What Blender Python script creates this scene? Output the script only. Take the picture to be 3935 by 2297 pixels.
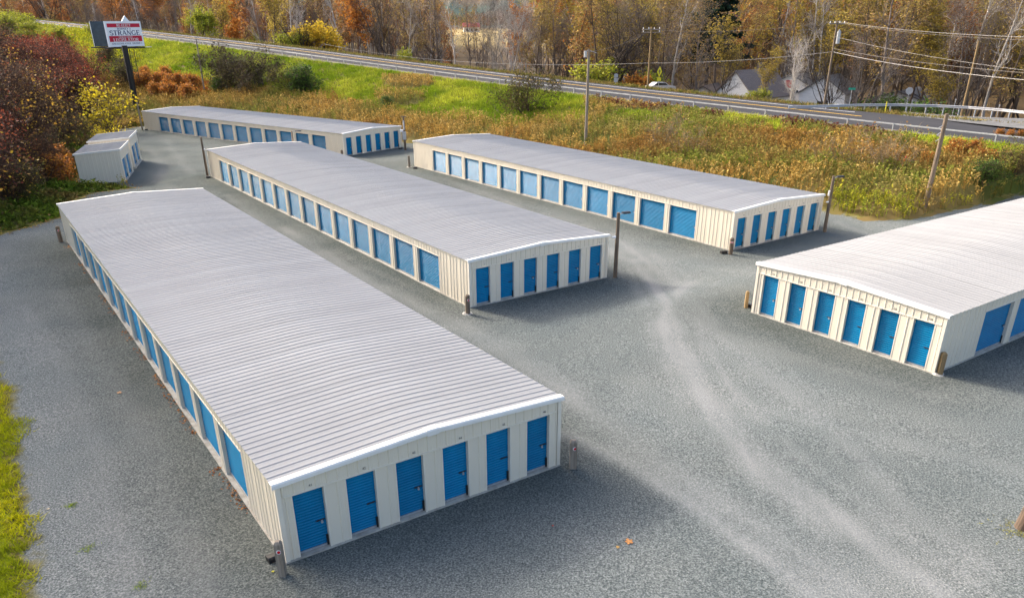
import bpy, math, random
import numpy as np
from mathutils import Matrix, Vector

sc = bpy.context.scene
for o in list(bpy.data.objects): bpy.data.objects.remove(o)
COL = sc.collection

# ------------------------------------------------------------------ camera, sky, sun, exposure
CAM = np.array([0.0, 0.0, 13.18128]); FPX, PITCH, ROLL, CY = 3015.86, 0.4582009, -0.0046882, 1573.635
_cp, _sp, _cr, _sr = math.cos(PITCH), math.sin(PITCH), math.cos(ROLL), math.sin(ROLL)
_r = np.array([1, 0, 0.]); CF = np.array([0, _cp, -_sp]); _u = np.array([0, _sp, _cp])
CR = _cr*_r + _sr*_u; CU = -_sr*_r + _cr*_u
cam = bpy.data.cameras.new('camera'); cam_o = bpy.data.objects.new('camera', cam); COL.objects.link(cam_o)
cam.sensor_width = 36; cam.lens = 36*FPX/3935; cam.shift_y = (CY-2297/2)/3935; cam.clip_end = 12000; cam.clip_start = .5
M = Matrix.Identity(4)
for i in range(3):
    M[i][0], M[i][1], M[i][2], M[i][3] = CR[i], CU[i], -CF[i], CAM[i]
cam_o.matrix_world = M; sc.camera = cam_o

SUN_EL = math.radians(29); SUN_FROM = math.atan2(.60, -.80)          # direction the light comes from, in plan
w = bpy.data.worlds.new('World'); sc.world = w; w.use_nodes = True
nt = w.node_tree; bg = nt.nodes['Background']; sky = nt.nodes.new('ShaderNodeTexSky'); sky.sky_type = 'NISHITA'
sky.sun_disc = False; sky.sun_elevation = SUN_EL; sky.sun_rotation = math.pi/2-SUN_FROM
sky.air_density = .75; sky.dust_density = 5.0; sky.ozone_density = .3
nt.links.new(sky.outputs[0], bg.inputs[0]); bg.inputs[1].default_value = .15
sun = bpy.data.lights.new('sun', 'SUN'); sun.energy = 1.5; sun.angle = math.radians(7); sun.color = (1, .95, .86)
so = bpy.data.objects.new('sun', sun); COL.objects.link(so)
sd = Vector((math.cos(SUN_FROM)*math.cos(SUN_EL), math.sin(SUN_FROM)*math.cos(SUN_EL), math.sin(SUN_EL)))
so.rotation_euler = sd.to_track_quat('Z', 'Y').to_euler()
sc.view_settings.view_transform = 'Standard'; sc.view_settings.look = 'None'; sc.view_settings.gamma = 1
sc.view_settings.use_curve_mapping = False; sc.view_settings.exposure = 1.70
sc.render.engine = 'CYCLES'

# ------------------------------------------------------------------ pixel <-> world
def ray(u, v): return CF + CR*(u-1967.5)/FPX + CU*(CY-v)/FPX
def gz(u, v, z=0.):
    d = ray(u, v); return CAM + d*((z-CAM[2])/d[2])
def at_y(u, v, y):
    d = ray(u, v); return CAM + d*(y/d[1])
def project(P):
    d = P-CAM; z = d@CF; z = np.where(np.abs(z) < 1e-6, 1e-6, z)
    return 1967.5+FPX*(d@CR)/z, CY-FPX*(d@CU)/z, z

# ------------------------------------------------------------------ numpy noise
def hash2(ix, iy, s):
    h = (ix*374761393 + iy*668265263 + s*1442695041) & 0xffffffff
    h = ((h ^ (h >> 13))*1274126177) & 0xffffffff
    return ((h ^ (h >> 16)) & 0xffff)/65535.0
def vn(x, y, scale, seed=0):
    x = np.asarray(x, float)/scale; y = np.asarray(y, float)/scale
    ix = np.floor(x).astype(np.int64); iy = np.floor(y).astype(np.int64); fx = x-ix; fy = y-iy
    fx = fx*fx*(3-2*fx); fy = fy*fy*(3-2*fy)
    a = hash2(ix, iy, seed); b = hash2(ix+1, iy, seed); c = hash2(ix, iy+1, seed); d = hash2(ix+1, iy+1, seed)
    return (a*(1-fx)+b*fx)*(1-fy)+(c*(1-fx)+d*fx)*fy
def fbm(x, y, scale, seed=0): return (vn(x, y, scale, seed)*.5+vn(x, y, scale/2.1, seed+7)*.3+vn(x, y, scale/4.3, seed+13)*.2)
def sst(x, a, b):
    t = np.clip((np.asarray(x, float)-a)/(b-a), 0, 1); return t*t*(3-2*t)

# ------------------------------------------------------------------ mesh helpers
def np_mesh(name, verts, polys, cols=None, mats=(), mat_idx=None, smooth=False, attrs=None):
    """verts (N,3); polys (F,k) all the same size, or a list of such arrays"""
    me = bpy.data.meshes.new(name)
    if not isinstance(polys, list): polys = [polys]
    polys = [np.asarray(p, np.int32) for p in polys if len(p)]
    nl = sum(p.size for p in polys); nf = sum(len(p) for p in polys)
    me.vertices.add(len(verts)); me.vertices.foreach_set('co', np.asarray(verts, np.float32).ravel())
    me.loops.add(nl); me.loops.foreach_set('vertex_index', np.concatenate([p.ravel() for p in polys]))
    me.polygons.add(nf)
    tot = np.concatenate([np.full(len(p), p.shape[1], np.int32) for p in polys])
    me.polygons.foreach_set('loop_start', np.concatenate([[0], np.cumsum(tot)[:-1]]).astype(np.int32))
    if mat_idx is not None: me.polygons.foreach_set('material_index', np.asarray(mat_idx, np.int32))
    if smooth: me.polygons.foreach_set('use_smooth', np.ones(nf, bool))
    for m in mats: me.materials.append(m)
    if cols is not None:                                  # per vertex rgb
        a = me.color_attributes.new('Col', 'FLOAT_COLOR', 'POINT')
        c = np.ones((len(verts), 4), np.float32); c[:, :3] = cols; a.data.foreach_set('color', c.ravel())
    for k, v in (attrs or {}).items():
        a = me.attributes.new(k, 'FLOAT', 'POINT'); a.data.foreach_set('value', np.asarray(v, np.float32))
    me.update(calc_edges=True); me.validate()
    return me

class MB:
    """collects boxes, prisms and tubes; one build() = one mesh"""
    def __init__(s): s.v = []; s.f = []; s.m = []; s.mi = 0
    def add(s, vs, fs):
        o = len(s.v); s.v += [tuple(map(float, p)) for p in vs]; s.f += [tuple(o+i for i in q) for q in fs]; s.m += [s.mi]*len(fs); return s
    def box(s, x0, x1, y0, y1, z0, z1):
        return s.add([(x0,y0,z0),(x1,y0,z0),(x1,y1,z0),(x0,y1,z0),(x0,y0,z1),(x1,y0,z1),(x1,y1,z1),(x0,y1,z1)],
                     [(0,3,2,1),(4,5,6,7),(0,1,5,4),(1,2,6,5),(2,3,7,6),(3,0,4,7)])
    def tube(s, a, b, ra, rb=None, n=8, cap=True):
        a = Vector(a); b = Vector(b); rb = ra if rb is None else rb; d = (b-a).normalized()
        x = d.orthogonal().normalized(); y = d.cross(x)
        vs = []
        for c, r in ((a, ra), (b, rb)):
            for k in range(n):
                t = 2*math.pi*k/n; vs.append(c + x*(r*math.cos(t)) + y*(r*math.sin(t)))
        fs = [(k, (k+1) % n, n+(k+1) % n, n+k) for k in range(n)]
        if cap: fs += [tuple(range(n-1, -1, -1)), tuple(range(n, 2*n))]
        return s.add(vs, fs)
    def path(s, pts, r, n=5):
        for a, b in zip(pts[:-1], pts[1:]): s.tube(a, b, r, r, n, True)
        return s
    def prism(s, prof, p0, p1, ax, ay):
        """closed profile (list of 2D) swept from p0 to p1 in the frame ax, ay"""
        n = len(prof); p0 = Vector(p0); p1 = Vector(p1); ax = Vector(ax); ay = Vector(ay)
        vs = [p0+ax*a+ay*b for a, b in prof]+[p1+ax*a+ay*b for a, b in prof]
        return s.add(vs, [(k, (k+1) % n, n+(k+1) % n, n+k) for k in range(n)]+[tuple(range(n-1, -1, -1)), tuple(range(n, 2*n))])
    def mesh(s, name, *mats, fix=True):
        me = bpy.data.meshes.new(name); me.from_pydata(s.v, [], s.f)
        for m in mats: me.materials.append(m)
        if len(mats) > 1: me.polygons.foreach_set('material_index', s.m)
        if fix:
            import bmesh
            b = bmesh.new(); b.from_mesh(me); bmesh.ops.recalc_face_normals(b, faces=b.faces); b.to_mesh(me); b.free()
        me.update(); return me
    def build(s, name, mat, parent=None, loc=None, **k):
        return ob(name, s.mesh(name, *(mat if isinstance(mat, (list, tuple)) else (mat,))), parent, loc, **k)

def ob(name, data, parent=None, loc=None, rz=0., scale=None):
    o = bpy.data.objects.new(name, data); COL.objects.link(o)
    if parent is not None: o.parent = parent
    if loc is not None: o.location = tuple(map(float, loc))
    if rz: o.rotation_euler = (0, 0, rz)
    if scale is not None: o.scale = scale if hasattr(scale, '__len__') else (scale,)*3
    return o
def tag(o, label, cat, group=None):
    o['label'] = label; o['category'] = cat
    if group: o['group'] = group
    return o
def thing(name, label, cat, loc=(0, 0, 0), rz=0., group=None): return tag(ob(name, None, None, loc, rz), label, cat, group)
def stuff(o, label, cat):
    tag(o, label, cat); o['kind'] = 'stuff'; return o
def struct(o): o['kind'] = 'structure'; return o

# ------------------------------------------------------------------ materials
def mat(name, c1, c2=None, scale=3., rough=.6, metal=0., spec=.5, bump=0., bscale=None, detail=4, attr=False, coat=0., objvar=0., stretch=None, trans=0.):
    m = bpy.data.materials.new(name); m.use_nodes = True; n = m.node_tree; N = n.nodes; L = n.links
    b = N['Principled BSDF']; b.inputs['Roughness'].default_value = rough; b.inputs['Metallic'].default_value = metal
    b.inputs['Specular IOR Level'].default_value = spec
    if coat: b.inputs['Coat Weight'].default_value = coat; b.inputs['Coat Roughness'].default_value = .12
    tc = N.new('ShaderNodeTexCoord'); src = tc.outputs['Object']
    if stretch:
        mp = N.new('ShaderNodeMapping'); mp.inputs['Scale'].default_value = stretch; L.new(src, mp.inputs[0]); src = mp.outputs[0]
    if attr:
        a = N.new('ShaderNodeAttribute'); a.attribute_name = 'Col'; col = a.outputs['Color']
    else:
        col = None
        rgb = N.new('ShaderNodeRGB'); rgb.outputs[0].default_value = (*c1, 1); col = rgb.outputs[0]
    if c2 is not None:
        t = N.new('ShaderNodeTexNoise'); t.inputs['Scale'].default_value = scale; t.inputs['Detail'].default_value = detail; L.new(src, t.inputs[0])
        rp = N.new('ShaderNodeValToRGB'); rp.color_ramp.elements[0].position = .35; rp.color_ramp.elements[1].position = .68
        L.new(t.outputs[0], rp.inputs[0]); mx = N.new('ShaderNodeMixRGB'); L.new(rp.outputs[0], mx.inputs[0]); L.new(col, mx.inputs[1]); mx.inputs[2].default_value = (*c2, 1); col = mx.outputs[0]
    if objvar:
        oi = N.new('ShaderNodeObjectInfo'); mr = N.new('ShaderNodeMapRange'); mr.inputs[3].default_value = 1-objvar; mr.inputs[4].default_value = 1+objvar
        L.new(oi.outputs['Random'], mr.inputs[0]); hs = N.new('ShaderNodeHueSaturation'); L.new(mr.outputs[0], hs.inputs['Value']); L.new(col, hs.inputs['Color']); col = hs.outputs[0]
    L.new(col, b.inputs['Base Color'])
    if bump:
        t2 = N.new('ShaderNodeTexNoise'); t2.inputs['Scale'].default_value = bscale or scale*3; t2.inputs['Detail'].default_value = 3; L.new(src, t2.inputs[0])
        bp = N.new('ShaderNodeBump'); bp.inputs['Strength'].default_value = bump; bp.inputs['Distance'].default_value = .05; L.new(t2.outputs[0], bp.inputs['Height']); L.new(bp.outputs[0], b.inputs['Normal'])
    if trans:
        tr = N.new('ShaderNodeBsdfTranslucent'); L.new(col, tr.inputs[0]); mxs = N.new('ShaderNodeMixShader'); mxs.inputs[0].default_value = trans
        L.new(b.outputs[0], mxs.inputs[1]); L.new(tr.outputs[0], mxs.inputs[2]); L.new(mxs.outputs[0], N['Material Output'].inputs[0])
    return m

MT = {}
MT['wall'] = mat('beige_steel', (.70,.63,.50), (.66,.59,.465), 1.2, .45, stretch=(1,1,.25))
MT['trim'] = mat('white_trim', (.76,.74,.69), (.70,.68,.63), 2, .5, spec=.3)
MT['ctrim'] = mat('cream_trim', (.72,.66,.54), (.67,.61,.50), 2, .5, spec=.3)
MT['roof'] = mat('galvalume_roof', (.318,.317,.312), (.282,.28,.276), .9, .6, 0., .10, stretch=(.3,1.5,1), objvar=.05)
MT['door'] = mat('blue_door', (.001,.165,.335), (.001,.14,.29), 2, .27, 0., .14, objvar=.13)
MT['conc'] = mat('concrete', (.42,.40,.35), (.28,.26,.22), 4, .9, bump=.3)
MT['railst'] = mat('bright_galvanised_rail', (.50,.50,.50), (.42,.42,.43), 5, .5, .15)
MT['galv'] = mat('galvanised_steel', (.55,.56,.58), (.42,.43,.45), 8, .4, .6)
MT['black'] = mat('black_rubber', (.012,.012,.013), None, rough=.5)
MT['brass'] = mat('brass_lock', (.5,.38,.16), None, rough=.35, metal=.8)
MT['num'] = mat('number_paint', (.06,.06,.06), None, rough=.5)
MT['wood'] = mat('weathered_wood', (.20,.145,.095), (.10,.075,.055), 2, .85, bump=.4, stretch=(6,6,.6), objvar=.2)
MT['woodg'] = mat('grey_weathered_wood', (.30,.25,.195), (.17,.14,.105), 2, .85, bump=.4, stretch=(6,6,.5), objvar=.15)
MT['woody'] = mat('tan_pole_wood', (.30,.20,.085), (.19,.125,.06), 2, .85, bump=.3, stretch=(6,6,.5))
MT['refl'] = mat('red_reflector', (.55,.01,.02), None, rough=.2)
MT['white'] = mat('white_plastic', (.75,.75,.75), None, rough=.4)
MT['lampm'] = mat('dark_lamp_metal', (.03,.03,.035), None, rough=.4, metal=.4)
MT['lens'] = mat('lamp_lens', (.6,.62,.65), None, rough=.2)
MT['wire'] = mat('aluminium_wire', (.36,.34,.31), None, rough=.5)
MT['wired'] = mat('dark_wire', (.16,.14,.12), None, rough=.6)

# ------------------------------------------------------------------ layout from the photograph
W = 9.144; EH = 2.50; RH = 2.72
BLD = {  # x, y, yaw, z, length, side doors, pitch, first opening start
 'A': (-6.069, 17.134, .5932, .125, 42.22, 12, 2.92),
 'B': (-2.128, 38.557, .5985, -.023, 47.27, 14, 2.942),
 'C': (14.016, 49.514, .6184, -.017, 41.06, 12, 2.895),
 'D': (11.73, 36.397, -.9636, .40, 42.2, 12, 2.93),
 'E': (-18.98, 93.282, .9062, -.537, 42.95, 12, 3.03),
}
def rect_dist(x, y, b):
    bx, by, yaw, z, L = b[:5]; c, s = math.cos(yaw), math.sin(yaw); dx = x-bx; dy = y-by
    lx = dx*c+dy*s; ly = -dx*s+dy*c
    ex = np.maximum(np.maximum(-lx, lx-W), 0); ey = np.maximum(np.maximum(-ly, ly-L), 0)
    return np.hypot(ex, ey)
SHED = (-38.9, 83.0, -.35)
def z_lot(x, y):
    x = np.asarray(x, float); y = np.asarray(y, float)
    num = 0; den = 0
    for b in BLD.values():
        d = rect_dist(x, y, b); wt = 1/(np.maximum(d-1.5, 0)+.8)**2.4; num = num+wt*b[3]; den = den+wt
    d = np.maximum(np.hypot(x-SHED[0], y-SHED[1])-7, 0); wt = 1/(d+.8)**2.4; num = num+wt*SHED[2]; den = den+wt
    d = np.hypot(x-0, y-10); wt = 1/(d+.8)**2.4; num = num+wt*.1; den = den+wt
    return num/den

# road: guide rail line as an arc; index unit = one post spacing 4.88 m
RP = (1.81401617, 123.437441, -.781172658, -.0035137161)
def rail_xy(i):
    x0, y0, th, k = RP; i = np.asarray(i, float)
    return x0+4.88/k*(np.sin(th+k*i)-math.sin(th)), y0-4.88/k*(np.cos(th+k*i)-math.cos(th)), th+k*i
def rail_z(i):
    i = np.asarray(i, float); j = np.clip(i, -14, 14)
    z = 5.39462-.1856319*j+.003173775*j*j
    z = z + np.where(i < -14, (-14-i)*.238, 0) - np.where(i > 14, np.minimum(i-14, 20)*.05, 0)
    return z
_ii = np.arange(-60, 46, .5); _rx, _ry, _rt = rail_xy(_ii)
def road_coord(x, y):
    """(index, offset to the far side) of plan points"""
    x0, y0, th, k = RP; R = 4.88/k                       # arc centre
    cx = x0-R*math.sin(th); cy = y0+R*math.cos(th)
    dx = x-cx; dy = y-cy; rad = np.hypot(dx, dy)
    off = (abs(R)-rad)*(1 if R > 0 else -1)
    ang = np.arctan2(dx*np.sign(R), -dy*np.sign(R)); i = (ang-th)/k
    return i, off
def rw(o0):   # world point helper: index, offset, lift above the pavement
    i, o, h = o0; x, y, t = rail_xy(i); return np.array([x-math.sin(t)*o, y+math.cos(t)*o, rail_z(i)-.72+h])

LOT = [(-10.6,2),(-11.2,10),(-12.2,16),(-13.9,18.8),(-17.1,23.9),(-20,28.7),(-23.7,32.8),(-32.5,45),(-36,52.4),(-34.5,56.5),(-33.9,60),(-36,66),(-37,70.5),
       (-34.2,73),(-36.6,75.6),(-41.5,76),(-43.5,84),(-45.5,92),(-49,103),(-54,114),(-57,119.6),(-55,123.5),(-48,130),(-30,117),(-12,103.5),(-10.5,98.5),(-.6,90.5),(11,73.5),
       (22.8,62.5),(24.3,60.3),(25.6,57.9),(28.3,56.6),(36,61),(48,69.5),(70,84),(95,70),(95,-20),(-10,-20)]
_LP = np.array(LOT); _LQ = np.roll(_LP, -1, 0)
def poly_sd(x, y, P=_LP, Q=_LQ):
    """signed distance, + inside"""
    x = np.asarray(x, float); y = np.asarray(y, float); best = np.full(x.shape, 1e9); ins = np.zeros(x.shape, bool)
    for (ax, ay), (bx, by) in zip(P, Q):
        dx, dy = bx-ax, by-ay; t = np.clip(((x-ax)*dx+(y-ay)*dy)/(dx*dx+dy*dy), 0, 1)
        best = np.minimum(best, np.hypot(x-ax-t*dx, y-ay-t*dy))
        c = ((ay > y) != (by > y)); ins ^= c & (x < (bx-ax)*(y-ay)/((by-ay) if by != ay else 1e-9)+ax)
    return np.where(ins, best, -best)

def HT(x, y):
    """ground height"""
    x = np.asarray(x, float); y = np.asarray(y, float)
    sd = poly_sd(x, y); zl = z_lot(x, y)
    out = np.maximum(-sd, 0)
    az = np.degrees(np.arctan2(x, np.maximum(y, 1)))
    lft = sst(az, -18, -32)*sst(out, 1, 60)
    base = zl + lft*5.5*sst(y, 25, 70) + sst(out, .5, 6)*(fbm(x, y, 9, 3)-.4)*.5
    i, o = road_coord(x, y); ic = np.clip(i, -58, 44)
    zr = rail_z(ic)-.72
    wemb = np.interp(ic, [-40, -14, 0, 13, 30], [44, 27, 30, 35, 30])
    t = np.clip((-o-1.2)/(wemb-1.2), 0, 1); pr = 1-(t*.75+.25*(t*t*(3-2*t)))
    pr = np.where(t >= 1, 0, pr)
    near = base+(zr-base)*pr
    near = np.where(sd > -1, np.minimum(near, zl+.02+np.maximum(-sd, 0)*.3), near)
    zv = -2.2+np.maximum(zr-4.5, 0)*.55
    t2 = sst(o, 15.2, 32); far = zr-.05+(zv-zr)*t2 + sst(o, 20, 40)*(fbm(x, y, 25, 5)-.5)*1.2
    hill = sst(az, 3.2, 9)*sst(o, 70, 330)*48 + sst(az, -13, -20)*sst(o, 50, 300)*34
    hill = hill*(.75+.5*fbm(x, y, 90, 9))
    dist = np.hypot(x, y)
    mount = sst(dist, 1350, 3300)*(210+170*fbm(x, y, 900, 21)) + sst(dist, 1300, 1700)*(fbm(x, y, 40, 4)-.4)*26
    far = far+hill+mount
    return np.where(o < 0, near, far)
def hit(u, v, t0=8, t1=900):
    d = ray(u, v); t = np.linspace(t0, t1, 1800); P = CAM+d[None]*t[:, None]
    below = P[:, 2] < HT(P[:, 0], P[:, 1]); k = int(np.argmax(below))
    if not below.any(): return P[-1]
    a, b = t[max(k-1, 0)], t[k]
    for _ in range(18):
        m = (a+b)/2; q = CAM+d*m
        if q[2] < float(HT(q[0:1], q[1:2])[0]): b = m
        else: a = m
    return CAM+d*b
def ground(x, y): return float(HT(np.array([x]), np.array([y]))[0])

# ------------------------------------------------------------------ terrain
def axis(lo, hi, step, far0, far1, growth=1.13):
    a = list(np.arange(lo, hi+.01, step)); s = step
    while a[-1] < far1: s *= growth; a.append(a[-1]+s)
    s = step; pre = []; x = lo
    while x > far0: s *= growth; x -= s; pre.append(x)
    return np.array(pre[::-1]+a)
xs = axis(-150, 110, 1.3, -4200, 4200); ys = axis(-30, 260, 1.3, -600, 5200)
X, Y = np.meshgrid(xs, ys); Z = HT(X, Y)
ti, to = road_coord(X, Y); tsd = poly_sd(X, Y)
Z = np.where(tsd > .8, Z-.35, Z)
Z = np.where((to > 1.5) & (to < 14.2) & (ti > -58) & (ti < 44), Z-.35, Z)
n1 = fbm(X, Y, 14, 31); n2 = vn(X, Y, 3, 33); n3 = fbm(X, Y, 60, 35)
lerp = lambda a, b, t: np.array(a)*(1-t[..., None])+np.array(b)*t[..., None]
cg = lerp((.075,.095,.018), (.16,.115,.04), sst(n1+.3*n2, .45, .85))                      # near: weeds floor
cl = lerp((.085,.06,.032), (.12,.078,.035), n2)                                             # leaf litter in the woods
cfield = lerp((.42,.32,.13), (.30,.22,.09), n1)
big = fbm(X, Y, 120, 41)
cm = lerp((.045,.075,.06), (.17,.085,.05), sst(big+.5*(vn(X, Y, 40, 43)-.5), .4, .62))
dist = np.hypot(X, Y); azg = np.degrees(np.arctan2(X, np.maximum(Y, 1)))
colr = np.where((to > 14)[..., None], cl, cg)
lawn = sst(X, -40, -36)*(1-sst(Y, 46, 50)); colr = np.where((to > 14)[..., None], colr, colr*(1-lawn[..., None])+np.array([.20,.22,.02])*lawn[..., None])
fm = sst(dist, 380, 460)*(1-sst(dist, 1100, 1300))*sst(azg, -14, -10)*(1-sst(azg, 5, 8))
colr = colr*(1-fm[..., None])+cfield*fm[..., None]
mm = sst(dist, 1250, 1450)[..., None]; colr = colr*(1-mm)+cm*mm
nx, ny = len(xs), len(ys); idx = np.arange(nx*ny).reshape(ny, nx)
q = np.stack([idx[:-1, :-1], idx[:-1, 1:], idx[1:, 1:], idx[1:, :-1]], -1).reshape(-1, 4)
MT['ground'] = mat('ground_soil', (1,1,1), None, attr=True, rough=.95, spec=.1, bump=.5, bscale=2.5)
struct(ob('ground', np_mesh('ground', np.stack([X, Y, Z], -1).reshape(-1, 3), q, colr.reshape(-1, 3), (MT['ground'],), smooth=True)))

# gravel lot --------------------------------------------------------
def polydist(x, y, pts):
    best = np.full(x.shape, 1e9)
    for (ax, ay), (bx, by) in zip(pts[:-1], pts[1:]):
        dx, dy = bx-ax, by-ay; t = np.clip(((x-ax)*dx+(y-ay)*dy)/(dx*dx+dy*dy+1e-9), 0, 1)
        best = np.minimum(best, np.hypot(x-ax-t*dx, y-ay-t*dy))
    return best
S = 1.5615
TRX = []
TR = [  # light, worn wheel tracks (photo pixels on the 2520 wide view), half width, strength
 ([(700,560),(900,690),(1120,790),(1290,905),(1480,1040),(1760,1240),(2110,1480)], .62, .8),
 ([(1390,1075),(1560,1150),(1700,1240),(1900,1400),(1990,1480)], .45, .8),
 ([(1560,640),(1610,700),(1640,770),(1665,850),(1730,980),(1900,1160),(2200,1390),(2320,1480)], .5, .85),
 ([(1700,700),(1660,735),(1630,800),(1640,860),(1760,1050),(1900,1200),(2060,1320)], .5, .7),
 ([(1560,700),(1590,745),(1625,790)], .3, .5),
 ([(1500,575),(1600,650),(1680,720),(1760,830),(1900,960),(2060,1080),(2250,1290),(2400,1400)], .45, .5),
 ([(2060,545),(2090,560),(2130,575),(2190,590)], .35, .5),
 ([(360,350),(400,400),(385,440),(430,470)], .7, .35), ([(400,330),(440,380),(470,420)], .6, .35),
 ([(560,480),(700,590),(860,700)], .5, .4), ([(1100,440),(1250,500),(1420,570),(1540,640)], .6, .5),
 ([(60,760),(150,900),(230,1100),(330,1480)], .5, .28), ([(140,720),(260,900),(380,1110),(520,1480)], .5, .28),
 ([(2300,1000),(2050,930),(1800,850),(1680,790)], .5, .3), ([(2500,1180),(2250,1120),(2000,1060),(1800,1000)], .4, .25),
]
_rt = np.random.default_rng(8)
for pts, hw, st in TR[:6]+TR[9:12]:                    # thinner streaks beside the main tracks
    for k in range(5):
        ox, oy = _rt.normal(0, 28), _rt.normal(0, 14); TRX.append(([(a+ox*(.5+b/1000), b+oy*(.5+b/1000)) for a, b in pts], .12+.1*_rt.random(), st*.45))
TR = TR+TRX
gx = np.arange(-60, 60, .27); gy = np.arange(-6, 132, .27)
GX, GY = np.meshgrid(gx, gy); jit = np.random.default_rng(5)
sdl = poly_sd(GX, GY); keep = sdl > -.75
inside_b = np.zeros(GX.shape, bool)
GZ = z_lot(GX, GY)+.05+.05*(fbm(GX, GY, 5, 51)-.5)
GZ = np.where(sdl < .6, np.maximum(GZ-.06*sst(-sdl, 0, 1.), HT(GX, GY)+.02), GZ)
wear = np.zeros(GX.shape)
for pts, hw, st in TR:
    P2 = [tuple(gz(a*S, b*S, .05)[:2]) for a, b in pts]
    d = polydist(GX, GY, P2)+(vn(GX, GY, 1.1, 61)-.5)*.3; d0 = np.array(P2[-1])-np.array(P2[0]); d0 = d0/np.linalg.norm(d0); lat = -d0[1]*GX+d0[0]*GY; lon = d0[0]*GX+d0[1]*GY
    wear = np.maximum(wear, st*np.exp(-(d/(hw*.85))**2)*np.clip(.1+.75*vn(lat, lon*.09, .5, 63)+.5*vn(GX, GY, 3.5, 64), 0, 1.15))
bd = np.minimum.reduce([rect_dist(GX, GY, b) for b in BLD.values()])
darken = np.clip(1.25-bd/3.6, 0, 1)*(.55+.7*fbm(GX, GY, 3, 65)); darken = np.maximum(darken, .75*sst(GY, 52, 66)*(.5+.7*fbm(GX, GY, 5, 66)))  # gravel toned darker around the buildings and over the far part of the lot
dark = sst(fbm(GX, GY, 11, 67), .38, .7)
idx = np.full(GX.shape, -1); idx[keep] = np.arange(keep.sum())
qq = np.stack([idx[:-1, :-1], idx[:-1, 1:], idx[1:, 1:], idx[1:, :-1]], -1).reshape(-1, 4); qq = qq[(qq >= 0).all(1)]
gm = bpy.data.materials.new('gravel'); gm.use_nodes = True; N = gm.node_tree.nodes; L = gm.node_tree.links; b = N['Principled BSDF']
b.inputs['Roughness'].default_value = 1.; b.inputs['Specular IOR Level'].default_value = .0
tc = N.new('ShaderNodeTexCoord')
def nz(scale, det=2., rough=.6, w=None):
    t = N.new('ShaderNodeTexNoise'); t.inputs['Scale'].default_value = scale; t.inputs['Detail'].default_value = det; t.inputs['Roughness'].default_value = rough; L.new(tc.outputs['Object'], t.inputs[0]); return t.outputs[0]
def ramp(src, *st):
    r = N.new('ShaderNodeValToRGB'); e = r.color_ramp.elements
    while len(e) < len(st): e.new(.5)
    for k, (p, c) in enumerate(st): e[k].position = p; e[k].color = (*c, 1) if len(c) == 3 else c
    L.new(src, r.inputs[0]); return r.outputs[0]
def mixc(f, a, bb, t='MIX'):
    m = N.new('ShaderNodeMixRGB'); m.blend_type = t
    for k, s in ((0, f), (1, a), (2, bb)):
        if hasattr(s, 'is_output'): L.new(s, m.inputs[k])
        else: m.inputs[k].default_value = s if k == 0 else (*s, 1)
    return m.outputs[0]
def att(n):
    a = N.new('ShaderNodeAttribute'); a.attribute_name = n; return a.outputs['Fac']
def mth(op, a, bb=0., c=None):
    m = N.new('ShaderNodeMath'); m.operation = op
    for k, s in enumerate((a, bb)+((c,) if c is not None else ())):
        if hasattr(s, 'is_output'): L.new(s, m.inputs[k])
        else: m.inputs[k].default_value = s
    return m.outputs[0]
stone = ramp(nz(19, 3, .75), (.30, (.043,.051,.050)), (.5, (.155,.167,.160)), (.72, (.375,.38,.358)))
base = mixc(ramp(nz(.22, 3), (.35, (0,0,0)), (.7, (1,1,1))), stone, mixc(1., stone, (.82,.86,.88), 'MULTIPLY'))
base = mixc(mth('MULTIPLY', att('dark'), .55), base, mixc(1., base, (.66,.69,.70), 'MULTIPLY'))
dust = ramp(nz(12, 3), (.3, (.235,.24,.237)), (.7, (.33,.33,.325)))
base = mixc(mth('MULTIPLY', att('wear'), .7), base, dust)
base = mixc(mth('MULTIPLY', att('darken'), .68), base, mixc(1., base, (.56,.56,.52), 'MULTIPLY'))
edge = mth('SUBTRACT', att('edge'), mth('MULTIPLY', mth('SUBTRACT', nz(1.3, 4), .5), 1.6))
em = N.new('ShaderNodeMapRange'); em.inputs[1].default_value = .15; em.inputs[2].default_value = -.25; L.new(edge, em.inputs[0])
soil = ramp(nz(3.5, 4), (.3, (.06,.06,.02)), (.5, (.15,.13,.04)), (.7, (.20,.17,.05)))
base = mixc(em.outputs[0], base, soil); L.new(base, b.inputs['Base Color'])
bp = N.new('ShaderNodeBump'); bp.inputs['Strength'].default_value = .9; bp.inputs['Distance'].default_value = .03; L.new(nz(16, 3, .7), bp.inputs['Height']); L.new(bp.outputs[0], b.inputs['Normal'])
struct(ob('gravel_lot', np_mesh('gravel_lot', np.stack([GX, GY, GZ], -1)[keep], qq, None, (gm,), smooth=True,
       attrs=dict(wear=wear[keep], edge=sdl[keep], darken=darken[keep], dark=dark[keep]))))
def lz(x, y): return float(z_lot(np.array([x]), np.array([y]))[0])+.05

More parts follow.
